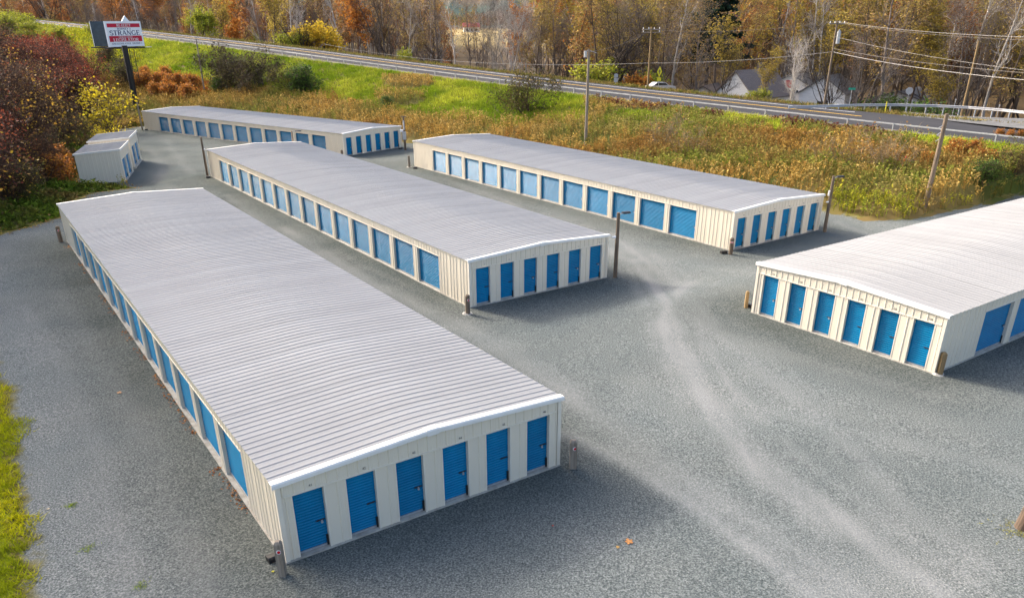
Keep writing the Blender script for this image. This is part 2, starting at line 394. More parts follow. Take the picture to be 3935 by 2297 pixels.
# road --------------------------------------------------------------
def strip(name, i0, i1, offs, lift, m, step=.5, jitter=0, crown=True):
    I = np.arange(i0, i1+1e-6, step); V = []
    for k, i in enumerate(I):
        x, y, t = rail_xy(i); z = rail_z(i)-.72
        for o in offs:
            V.append((x-math.sin(t)*o, y+math.cos(t)*o, z+lift-(abs(o-8.8)*.012 if crown else 0)))
    n = len(offs); ix = np.arange(len(V)).reshape(-1, n)
    return np_mesh(name, np.array(V), np.stack([ix[:-1, :-1], ix[1:, :-1], ix[1:, 1:], ix[:-1, 1:]], -1).reshape(-1, 4), None, (m,), smooth=True)
MT['asph'] = mat('asphalt', (.062,.062,.066), (.050,.050,.054), .6, 1., spec=.05, stretch=(.25,.25,1))
MT['shoulder'] = mat('shoulder_gravel', (.15,.125,.11), (.09,.075,.07), 3, .95, bump=.5)
MT['lw'] = mat('white_road_paint', (.85,.85,.83), (.7,.7,.68), 4, .7)
MT['ly'] = mat('yellow_road_paint', (.85,.50,.03), (.75,.44,.04), 4, .7)
MT['oldasph'] = mat('old_asphalt', (.19,.187,.18), (.14,.138,.135), 1.5, 1., spec=.05)
struct(ob('road', strip('road', -56, 44, [1.5, 3.4, 5.2, 8.8, 12.3, 14.2], .07, MT['asph'])))
struct(ob('road_shoulder', strip('road_shoulder', -56, 44, [-1.1, 0, 1.52], .05, MT['shoulder'])))
def marking(name, i0, i1, o, wd, m): struct(ob(name, strip(name, i0, i1, [o-wd/2, o+wd/2], .078, m)))
marking('white_line', -56, 44, 5.2, .24, MT['lw']); marking('white_line', -56, 9.0, 12.3, .24, MT['lw'])
marking('yellow_line', -56, 9.9, 8.68, .14, MT['ly']); marking('yellow_line', -56, 9.9, 8.93, .14, MT['ly'])

# side road joining on the right
c0 = [(3470,428),(3560,436),(3700,446),(3850,452),(3980,456)]; c1 = [(3470,448),(3560,452),(3700,470),(3850,486),(3980,500)]
zs = rail_z(11)-.72
A0 = [gz(u, v, zs+.09) for u, v in c0]; A1 = [gz(u, v, zs+.09) for u, v in c1]
vs = []
for a, b_ in zip(A0, A1):
    for t in np.linspace(0, 1, 6): p = a*(1-t)+b_*t; vs.append((p[0], p[1], zs+.085-.02*(1-t)))
ix = np.arange(len(vs)).reshape(-1, 6)
struct(ob('side_road', np_mesh('side_road', np.array(vs), np.stack([ix[:-1, :-1], ix[1:, :-1], ix[1:, 1:], ix[:-1, 1:]], -1).reshape(-1, 4), None, (MT['oldasph'],))))
pl = [gz(u, v, zs+.09) for u, v in [(3520,441),(3640,449),(3790,462)]]; mbm = MB()
for a, b_ in zip(pl[:-1], pl[1:]):
    d = (b_-a)/np.linalg.norm(b_-a); nn = np.array([-d[1], d[0], 0])*.09
    mbm.add([a-nn+[0,0,.012], a+nn+[0,0,.012], b_+nn+[0,0,.012], b_-nn+[0,0,.012]], [(0,1,2,3)])
struct(mbm.build('yellow_line', MT['ly']))
# ------------------------------------------------------------------ storage buildings
CACHE = {}
def cached(key, fn):
    if key not in CACHE: CACHE[key] = fn()
    return CACHE[key]
def prof_ribs(wd, phase, rib=.021, pitch=.3048):
    """(x, out) profile of a ribbed sheet"""
    pts = [(0., 0.)]
    x = phase
    while x < wd-.01:
        for dx, h in ((-.032, 0), (-.014, rib), (.014, rib), (.032, 0)):
            xx = x+dx
            if 0.002 < xx < wd-.002: pts.append((xx, h))
        # two faint stiffeners between the ribs
        for m in (.12, .185):
            for dx, h in ((-.012, 0), (0, .004), (.012, 0)):
                xx = x+m+dx
                if 0.002 < xx < wd-.002: pts.append((xx, h))
        x += pitch
    pts.append((wd, 0.)); return pts
def wall_sheet(wd, z0, za, zb, phase=.15, apex=None):
    """sheet standing on z0, top from za (left) to zb (right), outward -y"""
    def f():
        pr = prof_ribs(wd, phase); v = []; fs = []
        for x, h in pr:
            zt = za+(zb-za)*x/wd
            v += [(x, -h, z0), (x, -h, zt)]
        for k in range(len(pr)-1): fs.append((2*k, 2*k+2, 2*k+3, 2*k+1))
        mb = MB(); mb.add(v, fs); return mb.mesh('wall_panel', MT['wall'], fix=False)
    return cached(('ws', round(wd, 3), z0, round(za, 3), round(zb, 3), round(phase, 3)), f)
DZ = .10; OH = 2.03; RECESS = .13
def door_mesh(wd):
    def f():
        v = []; fs = []; n = 21; h = OH-DZ-.06; per = 6
        Zs = np.linspace(0, h, n*per+1)
        for z in Zs:
            ph = (z/h*n) % 1; y = -.026*(.5-.5*math.cos(2*math.pi*min(ph/.62, 1))) if ph < .62 else 0
            v += [(0, y, DZ+.06+z), (wd, y, DZ+.06+z)]
        for k in range(len(Zs)-1): fs.append((2*k, 2*k+1, 2*k+3, 2*k+2))
        mb = MB(); mb.add(v, fs); me = mb.mesh('door', MT['door'], fix=False); me.polygons.foreach_set('use_smooth', [True]*len(me.polygons)); return me
    return cached(('door', round(wd, 3)), f)
def frame_mesh(wd):
    def f():
        mb = MB()
        mb.box(-.045, -.001, -.012, RECESS+.01, DZ-.02, OH+.05); mb.box(wd+.001, wd+.045, -.012, RECESS+.01, DZ-.02, OH+.05)
        mb.box(-.001, wd+.001, -.014, RECESS+.01, OH-.003, OH+.052); return mb.mesh('door_frame', MT['ctrim'])
    return cached(('frame', round(wd, 3)), f)
def bar_mesh(wd):
    return cached(('bar', round(wd, 3)), lambda: MB().box(.01, wd-.01, -.025, .012, DZ+.004, DZ+.058).mesh('bottom_bar', MT['galv']))
latch_me = None
def latch_mesh():
    def f():
        mb = MB(); mb.box(-.11, .11, -.022, -.012, -.022, .022); mb.tube((-.14, -.03, 0), (.15, -.03, 0), .009, n=6); mb.box(-.10, -.06, -.045, -.022, -.012, .03); return mb.mesh('latch', MT['lampm'])
    return cached('latch', f)
def lock_mesh():
    def f():
        mb = MB(); mb.tube((0, -.055, -.06), (0, -.03, -.06), .034, n=8); mb.path([(-.018, -.043, -.03), (-.016, -.043, 0), (.016, -.043, 0), (.018, -.043, -.03)], .006); return mb.mesh('padlock', MT['galv'])
    return cached('lock', f)
def seal_mesh(): return cached('seal', lambda: MB().box(-.055, 0, -.05, .01, DZ+.005, DZ+.34).mesh('track_guard', MT['black']))
DG = {}
def number_mesh(txt, h):
    def f():
        cu = bpy.data.curves.new('n', 'FONT'); cu.body = txt; cu.size = h*1.38; cu.align_x = 'CENTER'; cu.extrude = .002
        o = bpy.data.objects.new('n', cu); COL.objects.link(o)
        dg = bpy.context.evaluated_depsgraph_get(); me = bpy.data.meshes.new_from_object(o.evaluated_get(dg)); bpy.data.objects.remove(o); bpy.data.curves.remove(cu)
        me.transform(Matrix.Rotation(math.pi/2, 4, 'X')); me.materials.clear(); me.materials.append(MT['num']); me.name = 'number'; return me
    return cached(('num', txt, h), f)

def ztop(x): return EH+(RH-EH)*(1-abs(x-W/2)/(W/2))
def side(root, theta, org, length, opens, rng, numbers=None, latch_left=False, gable=False, ends_full=True):
    """one wall; opens = [(x0, x1)] along the wall seen from outside, left to right"""
    c, s = math.cos(theta), math.sin(theta)
    def put(name, me, x, y=0., z=0., parent=root, rz=theta, scale=None):
        return ob(name, me, parent, (org[0]+c*x-s*y, org[1]+s*x+c*y, z), rz, scale)
    hz = OH+.05
    # full-height sheets where there is no door
    solid = []; x = 0.
    for a, b_ in opens: solid.append((x, a-.045)); x = b_+.045
    solid.append((x, length))
    for k, (a, b_) in enumerate(solid):
        wd = b_-a
        if wd < .05: continue
        full = (not gable) and (wd > 1.2)
        n = max(1, round(wd/.9144)); w_ = wd/n
        for j in range(n):
            ph = .15 if wd > .8 else wd*.62
            put('wall_panel', wall_sheet(w_, DZ-.01, EH if full else hz, EH if full else hz, ph), a+j*w_)
    # header above the doors
    if opens:
        h0 = 0 if gable else solid[0][1] if solid[0][1] > 1.2 else 0; h1 = length if gable else (solid[-1][0] if solid[-1][1]-solid[-1][0] > 1.2 else length)
        n = round((h1-h0)/.9144)
        if gable: n = 10
        w_ = (h1-h0)/n
        for j in range(n):
            a = h0+j*w_
            za, zb = (ztop(a), ztop(a+w_)) if gable else (EH, EH)
            put('header_panel', wall_sheet(w_, hz+.003, za, zb, .15), a, -.006)
        mb = MB().box(.16 if gable else h0, length-.16 if gable else h1, -.034, -.002, hz-.03, hz+.004)
        ob('header_trim', mb.mesh('header_trim', MT['ctrim']), root, (org[0], org[1], 0), theta)
    for k, (a, b_) in enumerate(opens):
        wd = b_-a
        put('door_frame', frame_mesh(wd), a)
        d = put('door', door_mesh(wd), a, RECESS)
        ob('bottom_bar', bar_mesh(wd), d)
        lx = .16 if latch_left else wd-.16; lzv = .95
        if wd < 1.2 or True:
            la = ob('latch', latch_mesh(), d, (lx, 0, lzv)); 
            if rng.random() < .75: ob('padlock', lock_mesh(), d, (lx+rng.uniform(-.05, .05), -.002, lzv))
        ob('track_guard', seal_mesh(), d, (wd if not latch_left else .055, 0, 0))
        if numbers: put('number', number_mesh(numbers[k], .075), round(((a+b_)/2+.1-.3024)/.3048)*.3048+.3024, -.014, hz+.07)
def corner_trim(root, L):
    for x in (0, W):
        for y in (0, L):
            sx = -1 if x == 0 else 1; sy = -1 if y == 0 else 1
            mb = MB(); x0, x1 = sorted((x+sx*.034, x-sx*.10)); y0, y1 = sorted((y+sy*.036, y+sy*.030)); mb.box(x0, x1, y0, y1, DZ-.015, EH+.01)
            y0, y1 = sorted((y+sy*.030, y-sy*.10)); x0, x1 = sorted((x+sx*.034, x+sx*.029)); mb.box(x0, x1, y0, y1, DZ-.015, EH-.002)
            mb.build('corner_trim', MT['ctrim'], root)
def roof_panel_mesh():
    """one .9144 m sheet, eave to eave, three ribs, curved over the ridge"""
    ov = .09; xs_ = [-ov, W/2-.75, W/2-.45, W/2-.2, W/2, W/2+.2, W/2+.45, W/2+.75, W+ov]
    sl = (RH-EH)/(W/2)
    def zz(x):
        t = abs(x-W/2); zl_ = RH-sl*t
        if t < .75: zl_ = RH-sl*(.75*.5+t*t/(2*.75)) if t < .75 else zl_
        return zl_+.012
    pr = []
    for k in range(3):
        x = .1+.3048*k
        pr += [(x-.052, 0), (x-.02, .021), (x+.02, .021), (x+.052, 0)]
        pr += [(x+.115, 0), (x+.125, .004), (x+.135, 0), (x+.185, 0), (x+.195, .004), (x+.205, 0)] if k < 2 else [(x+.115, 0), (x+.125, .005), (x+.135, 0)]
    pr = [(-.015, .004)]+pr+[(.9144, 0)]
    v = [(x, y, zz(x)+h) for x in xs_ for y, h in pr]; n = len(pr)
    fs = [(i*n+j, (i+1)*n+j, (i+1)*n+j+1, i*n+j+1) for i in range(len(xs_)-1) for j in range(n-1)]
    mb = MB(); mb.add(v, fs); return mb.mesh('roof_panel', MT['roof'], fix=False)
def rake(root, yf, outward):
    """white bent trim along a gable, two lengths and a ridge cover"""
    s = outward
    prof = [(-.16, .045), (.05, .048), (.085, .012), (.088, -.085), (.07, -.10), (.06, -.085), (.058, .0), (-.16, .038)]
    for a, b_ in ((-.11, W/2), (W+.11, W/2)):
        za = ztop(0)-.003; zb = ztop(W/2)
        MB().prism([(p*s, q_) for p, q_ in prof], (a, yf, za), (b_, yf, zb), (0, 1, 0), (0, 0, 1)).build('rake_trim', MT['trim'], root)
    MB().prism([(p*s*1.06+.004*s, q_+(.012 if q_ > 0 else -.035)) for p, q_ in prof], (W/2-.19, yf, RH-.004), (W/2+.19, yf, RH-.004), (0, 1, 0), (0, 0, 1)).build('ridge_cover', MT['trim'], root)

def storage(key, label, front_numbers, left=True, right=False, seed=1):
    x, y, yaw, z, L, nd, pitch = BLD[key]; rng = random.Random(seed)
    root = thing('storage_building', label, 'storage building', (x, y, z), yaw, 'steel self-storage buildings')
    MB().box(-.05, W+.05, -.05, L+.05, -.5, DZ-.012).build('foundation', MT['conc'], root)
    fo = [(.39+1.497*k, .39+1.497*k+.86) for k in range(6)]
    side(root, 0, (0, 0), W, fo, rng, front_numbers, gable=True)
    so_ = [(3.10+pitch*k, 3.10+pitch*k+2.42) for k in range(nd)]
    if left: side(root, -math.pi/2, (0, L), L, sorted([(L-b_, L-a) for a, b_ in so_]), rng)
    else: side(root, -math.pi/2, (0, L), L, [], rng)
    if right: side(root, math.pi/2, (W, 0), L, so_, rng)
    else: side(root, math.pi/2, (W, 0), L, [], rng)
    mb = MB(); mb.add([(0, L, DZ-.01), (W, L, DZ-.01), (W, L, EH), (W/2, L, RH), (0, L, EH)], [(0, 1, 2, 3, 4)]); mb.build('back_wall', MT['wall'], root)
    corner_trim(root, L)
    n = round(L/.9144); sy = L/n/.9144; rp = cached('roofp', roof_panel_mesh)
    for k in range(n): ob('roof_panel', rp, root, (0, k*.9144*sy, rng.uniform(-.002, .002)), 0, (1, sy, 1))
    rake(root, 0, -1); rake(root, L, 1)
    # eave flashing along both long sides
    for sx, x0 in ((-1, 0), (1, W)):
        a, b_ = sorted((x0+sx*.033, x0+sx*.045)); MB().box(a, b_, .05, L-.05, EH-.075, EH-.005).build('eave_trim', MT['ctrim'], root)
    return root
storage('A', 'nearest long storage building, its blue end doors numbered 41 to 46', [str(k) for k in range(41, 47)], seed=1)
storage('B', 'middle storage building with fourteen blue side doors and end doors numbered 1 to 6', [str(k) for k in range(1, 7)], seed=2)
storage('C', 'storage building beside the brown weeds, lamp pole at its right front corner', [str(k) for k in range(81, 87)], seed=3)
storage('D', 'storage building cut by the right edge of the picture, sunlit blue end doors', [str(k) for k in range(119, 125)], left=False, right=True, seed=4)
storage('E', 'farthest storage building below the embankment, near the billboard', None, seed=5)

# two small lean-to units ------------------------------------------
def shed(label, pL, pM, pR, seed, up=0.):
    """pM = front corner at the door side, pL = back corner of the end wall, pR = far corner of the door side"""
    pM = np.array(pM); d = np.array(pR)-pM; Ls = float(np.linalg.norm(d)); yaw = math.atan2(d[1], d[0]); D = 3.9; rng = random.Random(seed)
    e0, e1 = 3.0, 2.72         # door side, rear side
    root = thing('storage_shed', label, 'storage shed', (*pM, SHED[2]-.02+up), yaw, 'small lean-to storage sheds')
    MB().box(-.05, Ls+.05, -.05, D+.05, -.5, DZ-.012).build('foundation', MT['conc'], root)
    op = [(.42, 2.75), (3.12, 5.45)] if Ls > 5.8 else [(.3, 2.6), (3.0, 5.3)]
    global EH
    old = EH; EH = e0-.02
    side(root, 0, (0, 0), Ls, op, rng)
    EH = old
    for x0, th, xo in ((0, -math.pi/2, (0, D)), (Ls, math.pi/2, (Ls, 0))):
        n = 4; w_ = D/n
        for k in range(n):
            za = e1+(e0-e1)*k/n; zb = e1+(e0-e1)*(k+1)/n
            if x0 == Ls: za, zb = e0-(e0-e1)*k/n, e0-(e0-e1)*(k+1)/n
            c, s = math.cos(th), math.sin(th)
            ob('wall_panel', wall_sheet(w_, DZ-.01, za, zb, .15), root, (xo[0]+c*k*w_, xo[1]+s*k*w_, 0), th)
    mb = MB(); mb.add([(0, D, DZ), (Ls, D, DZ), (Ls, D, e1), (0, D, e1)], [(0, 1, 2, 3)]); mb.build('back_wall', MT['wall'], root)
    n = 7; w_ = Ls/n
    def f():
        v = []; pr = [(-.005,.004),(.06,0),(.083,.03),(.117,.03),(.14,0),(.36,0),(.383,.03),(.417,.03),(.44,0),(.66,0),(.683,.03),(.717,.03),(.74,0),(w_,0)]
        for yy, zz in ((-.06, e0+.02), (D+.1, e1+.012)):
            v += [(x, yy, zz+h) for x, h in pr]
        m = len(pr); mb = MB(); mb.add(v, [(j, j+1, m+j+1, m+j) for j in range(m-1)]); return mb.mesh('roof_panel', MT['roof'], fix=False)
    me = cached(('shedroof', round(w_, 3)), f)
    for k in range(n): ob('roof_panel', me, root, (k*w_, 0, 0))
    MB().box(-.09, Ls+.09, -.10, -.05, e0-.14, e0+.06).build('fascia_trim', MT['trim'], root)
    for xx in (-.09, Ls+.04):
        MB().prism([(0, -.10), (.05, -.10), (.05, .055), (0, .055)], (xx, -.05, e0), (xx, D+.1, e1), (1, 0, 0), (0, 0, 1)).build('rake_trim', MT['trim'], root)
    return root
shed('small lean-to storage shed nearer the camera, ribbed end wall facing front', (-40.57,76.28), (-36.78,76.93), (-38.58,82.85), 11)
shed('small lean-to storage shed behind the first one, nearer the yellow bush', (-42.7,83.5), (-38.93,84.07), (-40.7,89.85), 12, .18)

# ------------------------------------------------------------------ bollards, bait boxes, poles
def bollard(x, y, h, r, m, label, collar=False, refl=(0,), square=False, grp='wooden guard posts at the building corners'):
    z = lz(x, y); t = thing('guard_post', label, 'bollard', (x, y, z), 0, grp); mb = MB()
    n = 4 if square else 10; r_ = r*(1.25 if square else 1)
    mb.tube((0,0,-.25), (0,0,h-.07), r_, r_, n); mb.tube((0,0,h-.07), (0,0,h), r_, r_*.55, n); mb.build('post', m, t)
    if collar: MB().tube((0,0,-.1), (.03,-.02,.035), .34, .24, 9).build('concrete_collar', MT['conc'], t)
    for a in refl:
        d = Vector((math.cos(a), math.sin(a), 0)); p = d*(r*(1.0 if not square else .9))+Vector((0, 0, h*.74))
        dsk = MB().tube(p-d*.01, p+d*.012, .062, n=14).build('reflector_rim', MT['white'], t); MB().tube(p+d*.0, p+d*.017, .045, n=14).build('reflector', MT['refl'], dsk)
bollard(-6.05, 16.62, 1.08, .105, MT['woodg'], 'grey guard post at the front corner of the nearest building, black box beside it', False, (-1.35, -2.9), True)
bollard(1.97, 22.1, 1.02, .125, MT['woodg'], 'split grey guard post with red reflector right of door 46', False, (-1.25,), True)
bollard(-2.2, 37.62, 1.0, .12, MT['wood'], 'brown guard post in concrete at the middle building front corner', True, (-1.1,))
bollard(13.80, 48.62, 1.05, .13, MT['wood'], 'brown guard post at the left front corner of the building by the weeds', False, (-1.3, -2.2))
bollard(-10.3, 82.3, 1.15, .12, MT['woodg'], 'thin grey guard post in concrete by the back of the building along the weeds', True, ())
bollard(11.62, 37.15, .85, .085, MT['woody'], 'pale pointed wood guard post left of the right-hand building', False, (), True)
bollard(17.15, 28.85, .95, .105, MT['woody'], 'tan square guard post in a concrete pad at the right-hand building corner', True, (), True)
bollard(-30.05, 52.0, 1.05, .14, MT['wood'], 'dark guard post with red reflector at the far left corner of the nearest building', False, (-1.0,))
bollard(-18.6, 90.0, 1.1, .13, MT['wood'], 'guard post at the front corner of the farthest building', False, ())
def bait(x, y, rz, label):
    z = lz(x, y); t = thing('bait_station', label, 'bait box', (x, y, z), rz, 'black bait boxes along the walls')
    MB().box(-.2, .2, -.12, .12, -.03, .12).build('box_body', MT['black'], t)
    MB().prism([(-.125, .123), (.125, .123), (.09, .165), (-.09, .165)], (-.205, 0, 0), (.205, 0, 0), (0, 1, 0), (0, 0, 1)).build('lid', MT['black'], t)
bait(-6.45, 17.3, .7, 'black bait box on the gravel behind the nearest front guard post')
bait(13.42, 48.85, .3, 'black bait box left of the guard post by the building along the weeds')
bait(17.55, 29.6, .9, 'black bait box in shadow at the right-hand building corner')
bait(-29.3, 52.1, .2, 'black bait box at the far left corner of the nearest building')
bait(-39.1, 76.45, .1, 'black bait box against the ribbed end wall of the shed')
bait(-28.8, 76.8, .4, 'black bait box beside the dark pole behind the middle building')
bait(-52.3, 118.9, .4, 'black bait box at the far end of the farthest building')
bait(-9.6, 81.4, .4, 'black bait box at the back corner of the building along the weeds')
bait(11.95, 37.25, .6, 'black bait box at the left corner of the right-hand building')
bait(-13.3, 98.9, .6, 'black bait box at the front right corner of the farthest building')

def pole_h(x, y, z, v_top):
    """height at which a plumb pole reaches image row v_top"""
    lo, hi = 0., 40.
    for _ in range(40):
        m = (lo+hi)/2; _, v, _ = project(np.array([x, y, z+m])); lo, hi = (m, hi) if v > v_top else (lo, m)
    return lo
def pole(x, y, vtop, r0, r1, m, label, name='utility_pole', cat='pole', z=None, lean=(0, 0), group=None):
    z = ground(x, y) if z is None else z; h = pole_h(x, y, z, vtop)
    t = thing(name, label, cat, (x, y, z), 0, group); ov = Vector((lean[0]*h, lean[1]*h, h))
    MB().tube((0, 0, -.6), ov*.5, r0, (r0+r1)/2, 12).tube(ov*.5, ov, (r0+r1)/2, r1, 12).build('pole_shaft', m, t); return t, h, ov
def lamp_head(t, h, ang, s=1.):
    d = Vector((math.cos(ang), math.sin(ang), 0)); e = d.cross(Vector((0, 0, 1)))
    MB().path([(0, 0, h-.16), d*.15+Vector((0, 0, h-.09)), d*.26*s+Vector((0, 0, h-.06))], .025).build('lamp_arm', MT['galv'], t)
    c = d*.44*s+Vector((0, 0, h-.05))
    hd = MB().prism([(-.13, -.03), (.13, -.03), (.15, .03), (.06, .075), (-.06, .075), (-.15, .03)], c-d*.2*s, c+d*.24*s, e, (0, 0, 1)).build('lamp_head', MT['lampm'], t)
    MB().box(-.1, .1, -.1, .1, -.012, .0).build('lamp_lens', MT['lens'], hd, c+Vector((0, 0, -.034)))
t, h, _ = pole(5.95, 43.75, 817, .125, .095, MT['wood'], 'wooden lamp pole at the right front corner of the middle building', 'lamp_pole', 'lamp pole', lz(5.95, 43.75)); lamp_head(t, h, .35)
MB().tube((-.1, -.05, h-1.35), (-.3, -.1, h-1.35), .07, .045, 8).build('insulator', MT['white'], t)
t, h, _ = pole(21.75, 54.3, 677, .125, .095, MT['wood'], 'wooden lamp pole beside the building next to the weeds', 'lamp_pole', 'lamp pole', lz(21.75, 54.3)); lamp_head(t, h, .1)
MB().box(-.17, -.09, -.08, .08, h-1.3, h-.95).build('junction_box', MT['galv'], t); MB().tube((-.1, -.05, h-1.7), (-.26, -.1, h-1.7), .06, .04, 8).build('insulator', MT['white'], t)
t, h, _ = pole(-22.4, 84.6, 503, .12, .09, MT['woodg'], 'grey lamp pole rising behind the middle building roof', 'lamp_pole', 'lamp pole', lz(-22.4, 84.6)); lamp_head(t, h, .2, 1.4)
t, h, _ = pole(-29.16, 77.63, 528, .12, .09, MT['wood'], 'dark wooden pole at the back left corner of the middle building', z=lz(-29.1, 77.6))
MB().tube((.08, 0, h-1.1), (.22, -.05, h-1.1), .07, .05, 8).build('insulator', MT['white'], t)
t, h, _ = pole(-52.9, 119.0, 396, .12, .09, MT['woodg'], 'grey wooden pole at the far left end of the farthest building', z=lz(-52.5, 118.6))
t, h, _ = pole(-12.6, 97.9, 447, .14, .11, MT['wood'], 'wooden service pole with meter boxes beside the farthest building', z=lz(-12.6, 97.9))
MB().box(-.22, .22, -.30, -.13, h-2.6, h-1.7).build('meter_box', MT['galv'], t); MB().tube((0, -.19, h-1.5), (0, -.19, h-.5), .09, n=8).build('conduit', MT['galv'], t); MB().box(-.5, -.14, -.1, .1, h-1.75, h-1.5).build('junction_box', MT['white'], t)
MB().box(-.3, .3, -.08, .08, h-.12, h).build('crossarm', MT['wood'], t)
# base of the leaning post at the right edge
t = thing('wooden_post', 'thick leaning brown post in a tuft of grass at the right edge', 'post', (14.36, 18.4, lz(14.36, 18.4)))
MB().tube((0, 0, -.4), (1.3, .5, 6.2), .21, .15, 14).build('pole_shaft', mat('dark_post_wood', (.13,.085,.055), (.07,.05,.035), 2, .85, bump=.4, stretch=(6,6,.6)), t)
# tall poles on the bank and behind the road
def pole_px(ub, vb, vtop, r0, r1, m, label, z=None, P=None, lean=(0, 0), **k):
    p = hit(ub, vb) if P is None else P
    return (*pole(p[0], p[1], vtop, r0, r1, m, label, z=p[2], lean=lean, **k), p)
p_mid = pole_px(2250, 560, 190, .17, .12, MT['woodg'], 'tall pale grey utility pole standing in the weeds behind the third building')
t, h, ov, p = p_mid
MB().tube((-.35, -.1, h-.75), (-.35, -.1, h-.15), .16, .16, 12).build('transformer', MT['galv'], t); MB().path([(-.35, -.1, h-.2), (0, 0, h-.1), (.8, .1, h-.35)], .03).build('bracket', MT['galv'], t)
p_right = pole_px(3554, 798, 438, .19, .14, MT['wood'], 'stout brown utility pole leaning in the weeds at the right', lean=(.012, 0))
t, h, ov, p = p_right
for k in range(3): MB().path([(ov.x*.95, 0, h-.7-.45*k), (ov.x*.95-.45, -.1, h-.95-.45*k)], .022).build('step_bolt', MT['galv'], t)
p_left = pole_px(788, 362, 150, .15, .10, MT['woodg'], 'thin pale utility pole on the green bank right of the billboard')
# ------------------------------------------------------------------ plants: growth
RNG = np.random.default_rng(2024)
def norm(v): return v/(np.linalg.norm(v)+1e-9)
def grow(rng, base, P):
    """P: per-level lists n (steps), L (length factor), kids, ang, jit, trop; returns segments and twig tips"""
    segs = []; tips = []
    def br(p, d, L, r, lev):
        n = P['n'][lev]; last = lev == len(P['n'])-1
        st = L/n
        for k in range(n):
            d = norm(d+rng.normal(0, P['jit'][lev], 3)+np.array([0, 0, P['trop'][lev]]))
            qn = p+d*st; ra = r*(1-k/n*P['taper'][lev]); rb = r*(1-(k+1)/n*P['taper'][lev])
            segs.append((p, qn, ra, rb, lev)); p = qn
            if not last and (k+1)/n > P['start'][lev]:
                for _ in range(rng.poisson(P['kids'][lev])):
                    t = rng.normal(0, 1, 3); t = norm(t-d*(t@d)); a = P['ang'][lev]*rng.uniform(.65, 1.3)
                    nd = norm(d*math.cos(a)+t*math.sin(a))
                    f = P['L'][lev+1]*rng.uniform(.6, 1.15)*(1-.45*(k+1)/n if lev == 0 else 1)
                    br(p, nd, f, max(rb*.62, P['rmin']), lev+1)
        tips.append((p, d, lev))
    for b0, d0, L0, r0 in base: br(np.array(b0, float), norm(np.array(d0, float)), L0, r0, 0)
    return segs, tips
def tubes(segs, n):
    p0 = np.array([s[0] for s in segs]); p1 = np.array([s[1] for s in segs]); r0 = np.array([s[2] for s in segs]); r1 = np.array([s[3] for s in segs])
    d = p1-p0; d /= np.linalg.norm(d, axis=1)[:, None]+1e-9
    ref = np.where(np.abs(d[:, 2:3]) > .9, np.array([[1., 0, 0]]), np.array([[0, 0, 1.]])); x = np.cross(d, ref); x /= np.linalg.norm(x, axis=1)[:, None]+1e-9; y = np.cross(d, x)
    a = np.arange(n)/n*2*np.pi; ca, sa = np.cos(a), np.sin(a)
    ring = x[:, None, :]*ca[None, :, None]+y[:, None, :]*sa[None, :, None]
    v = np.concatenate([p0[:, None]+ring*r0[:, None, None], p1[:, None]+ring*r1[:, None, None]], 1)   # N,2n,3
    o = np.arange(len(segs))[:, None, None]*2*n; k = np.arange(n); f = np.stack([k, (k+1) % n, n+(k+1) % n, n+k], -1)[None]+o
    return v.reshape(-1, 3), f.reshape(-1, 4)
def leaves(rng, C_, size, flat=.35):
    n = len(C_); a = rng.normal(0, 1, (n, 3)); a[:, 2] *= flat; a /= np.linalg.norm(a, axis=1)[:, None]+1e-9
    b_ = np.cross(a, rng.normal(0, 1, (n, 3))); b_ /= np.linalg.norm(b_, axis=1)[:, None]+1e-9
    s = (size*rng.uniform(.55, 1.35, n))[:, None]
    v = np.stack([C_-a*s*.5, C_+b_*s*.36, C_+a*s*.55, C_-b_*s*.36], 1)
    return v.reshape(-1, 3), np.arange(4*n).reshape(-1, 4)
def palette(rng, n, cols, jit=.18):
    c = np.array(cols)[rng.integers(0, len(cols), n)]; c = c*(1+rng.normal(0, jit, (n, 1))); return np.clip(c, .003, .9)
MT['leaf'] = mat('leaf', (1,1,1), None, attr=True, rough=.7, spec=.2, objvar=.15, trans=.35)
MT['weed'] = mat('dry_plant', (1,1,1), None, attr=True, rough=.9, spec=.1, trans=.25)
def bark(name, a, b_): return mat(name, a, b_, 1.5, .9, spec=.1, objvar=.22, stretch=(3,3,.6))
BK = dict(grey=bark('grey_bark', (.23,.19,.16), (.14,.115,.10)), pale=bark('pale_bark', (.50,.46,.41), (.29,.26,.23)), brown=bark('brown_bark', (.145,.105,.075), (.095,.07,.05)), dark=bark('dark_bark', (.075,.06,.05), (.05,.04,.034)), rust=bark('rusty_twig_bark', (.19,.105,.055), (.13,.075,.045)))
BK['bush'] = bark('bush_twig_bark', (.085,.05,.034), (.05,.032,.024)); BK['straw'] = bark('straw_twig_bark', (.30,.23,.14), (.2,.15,.1))
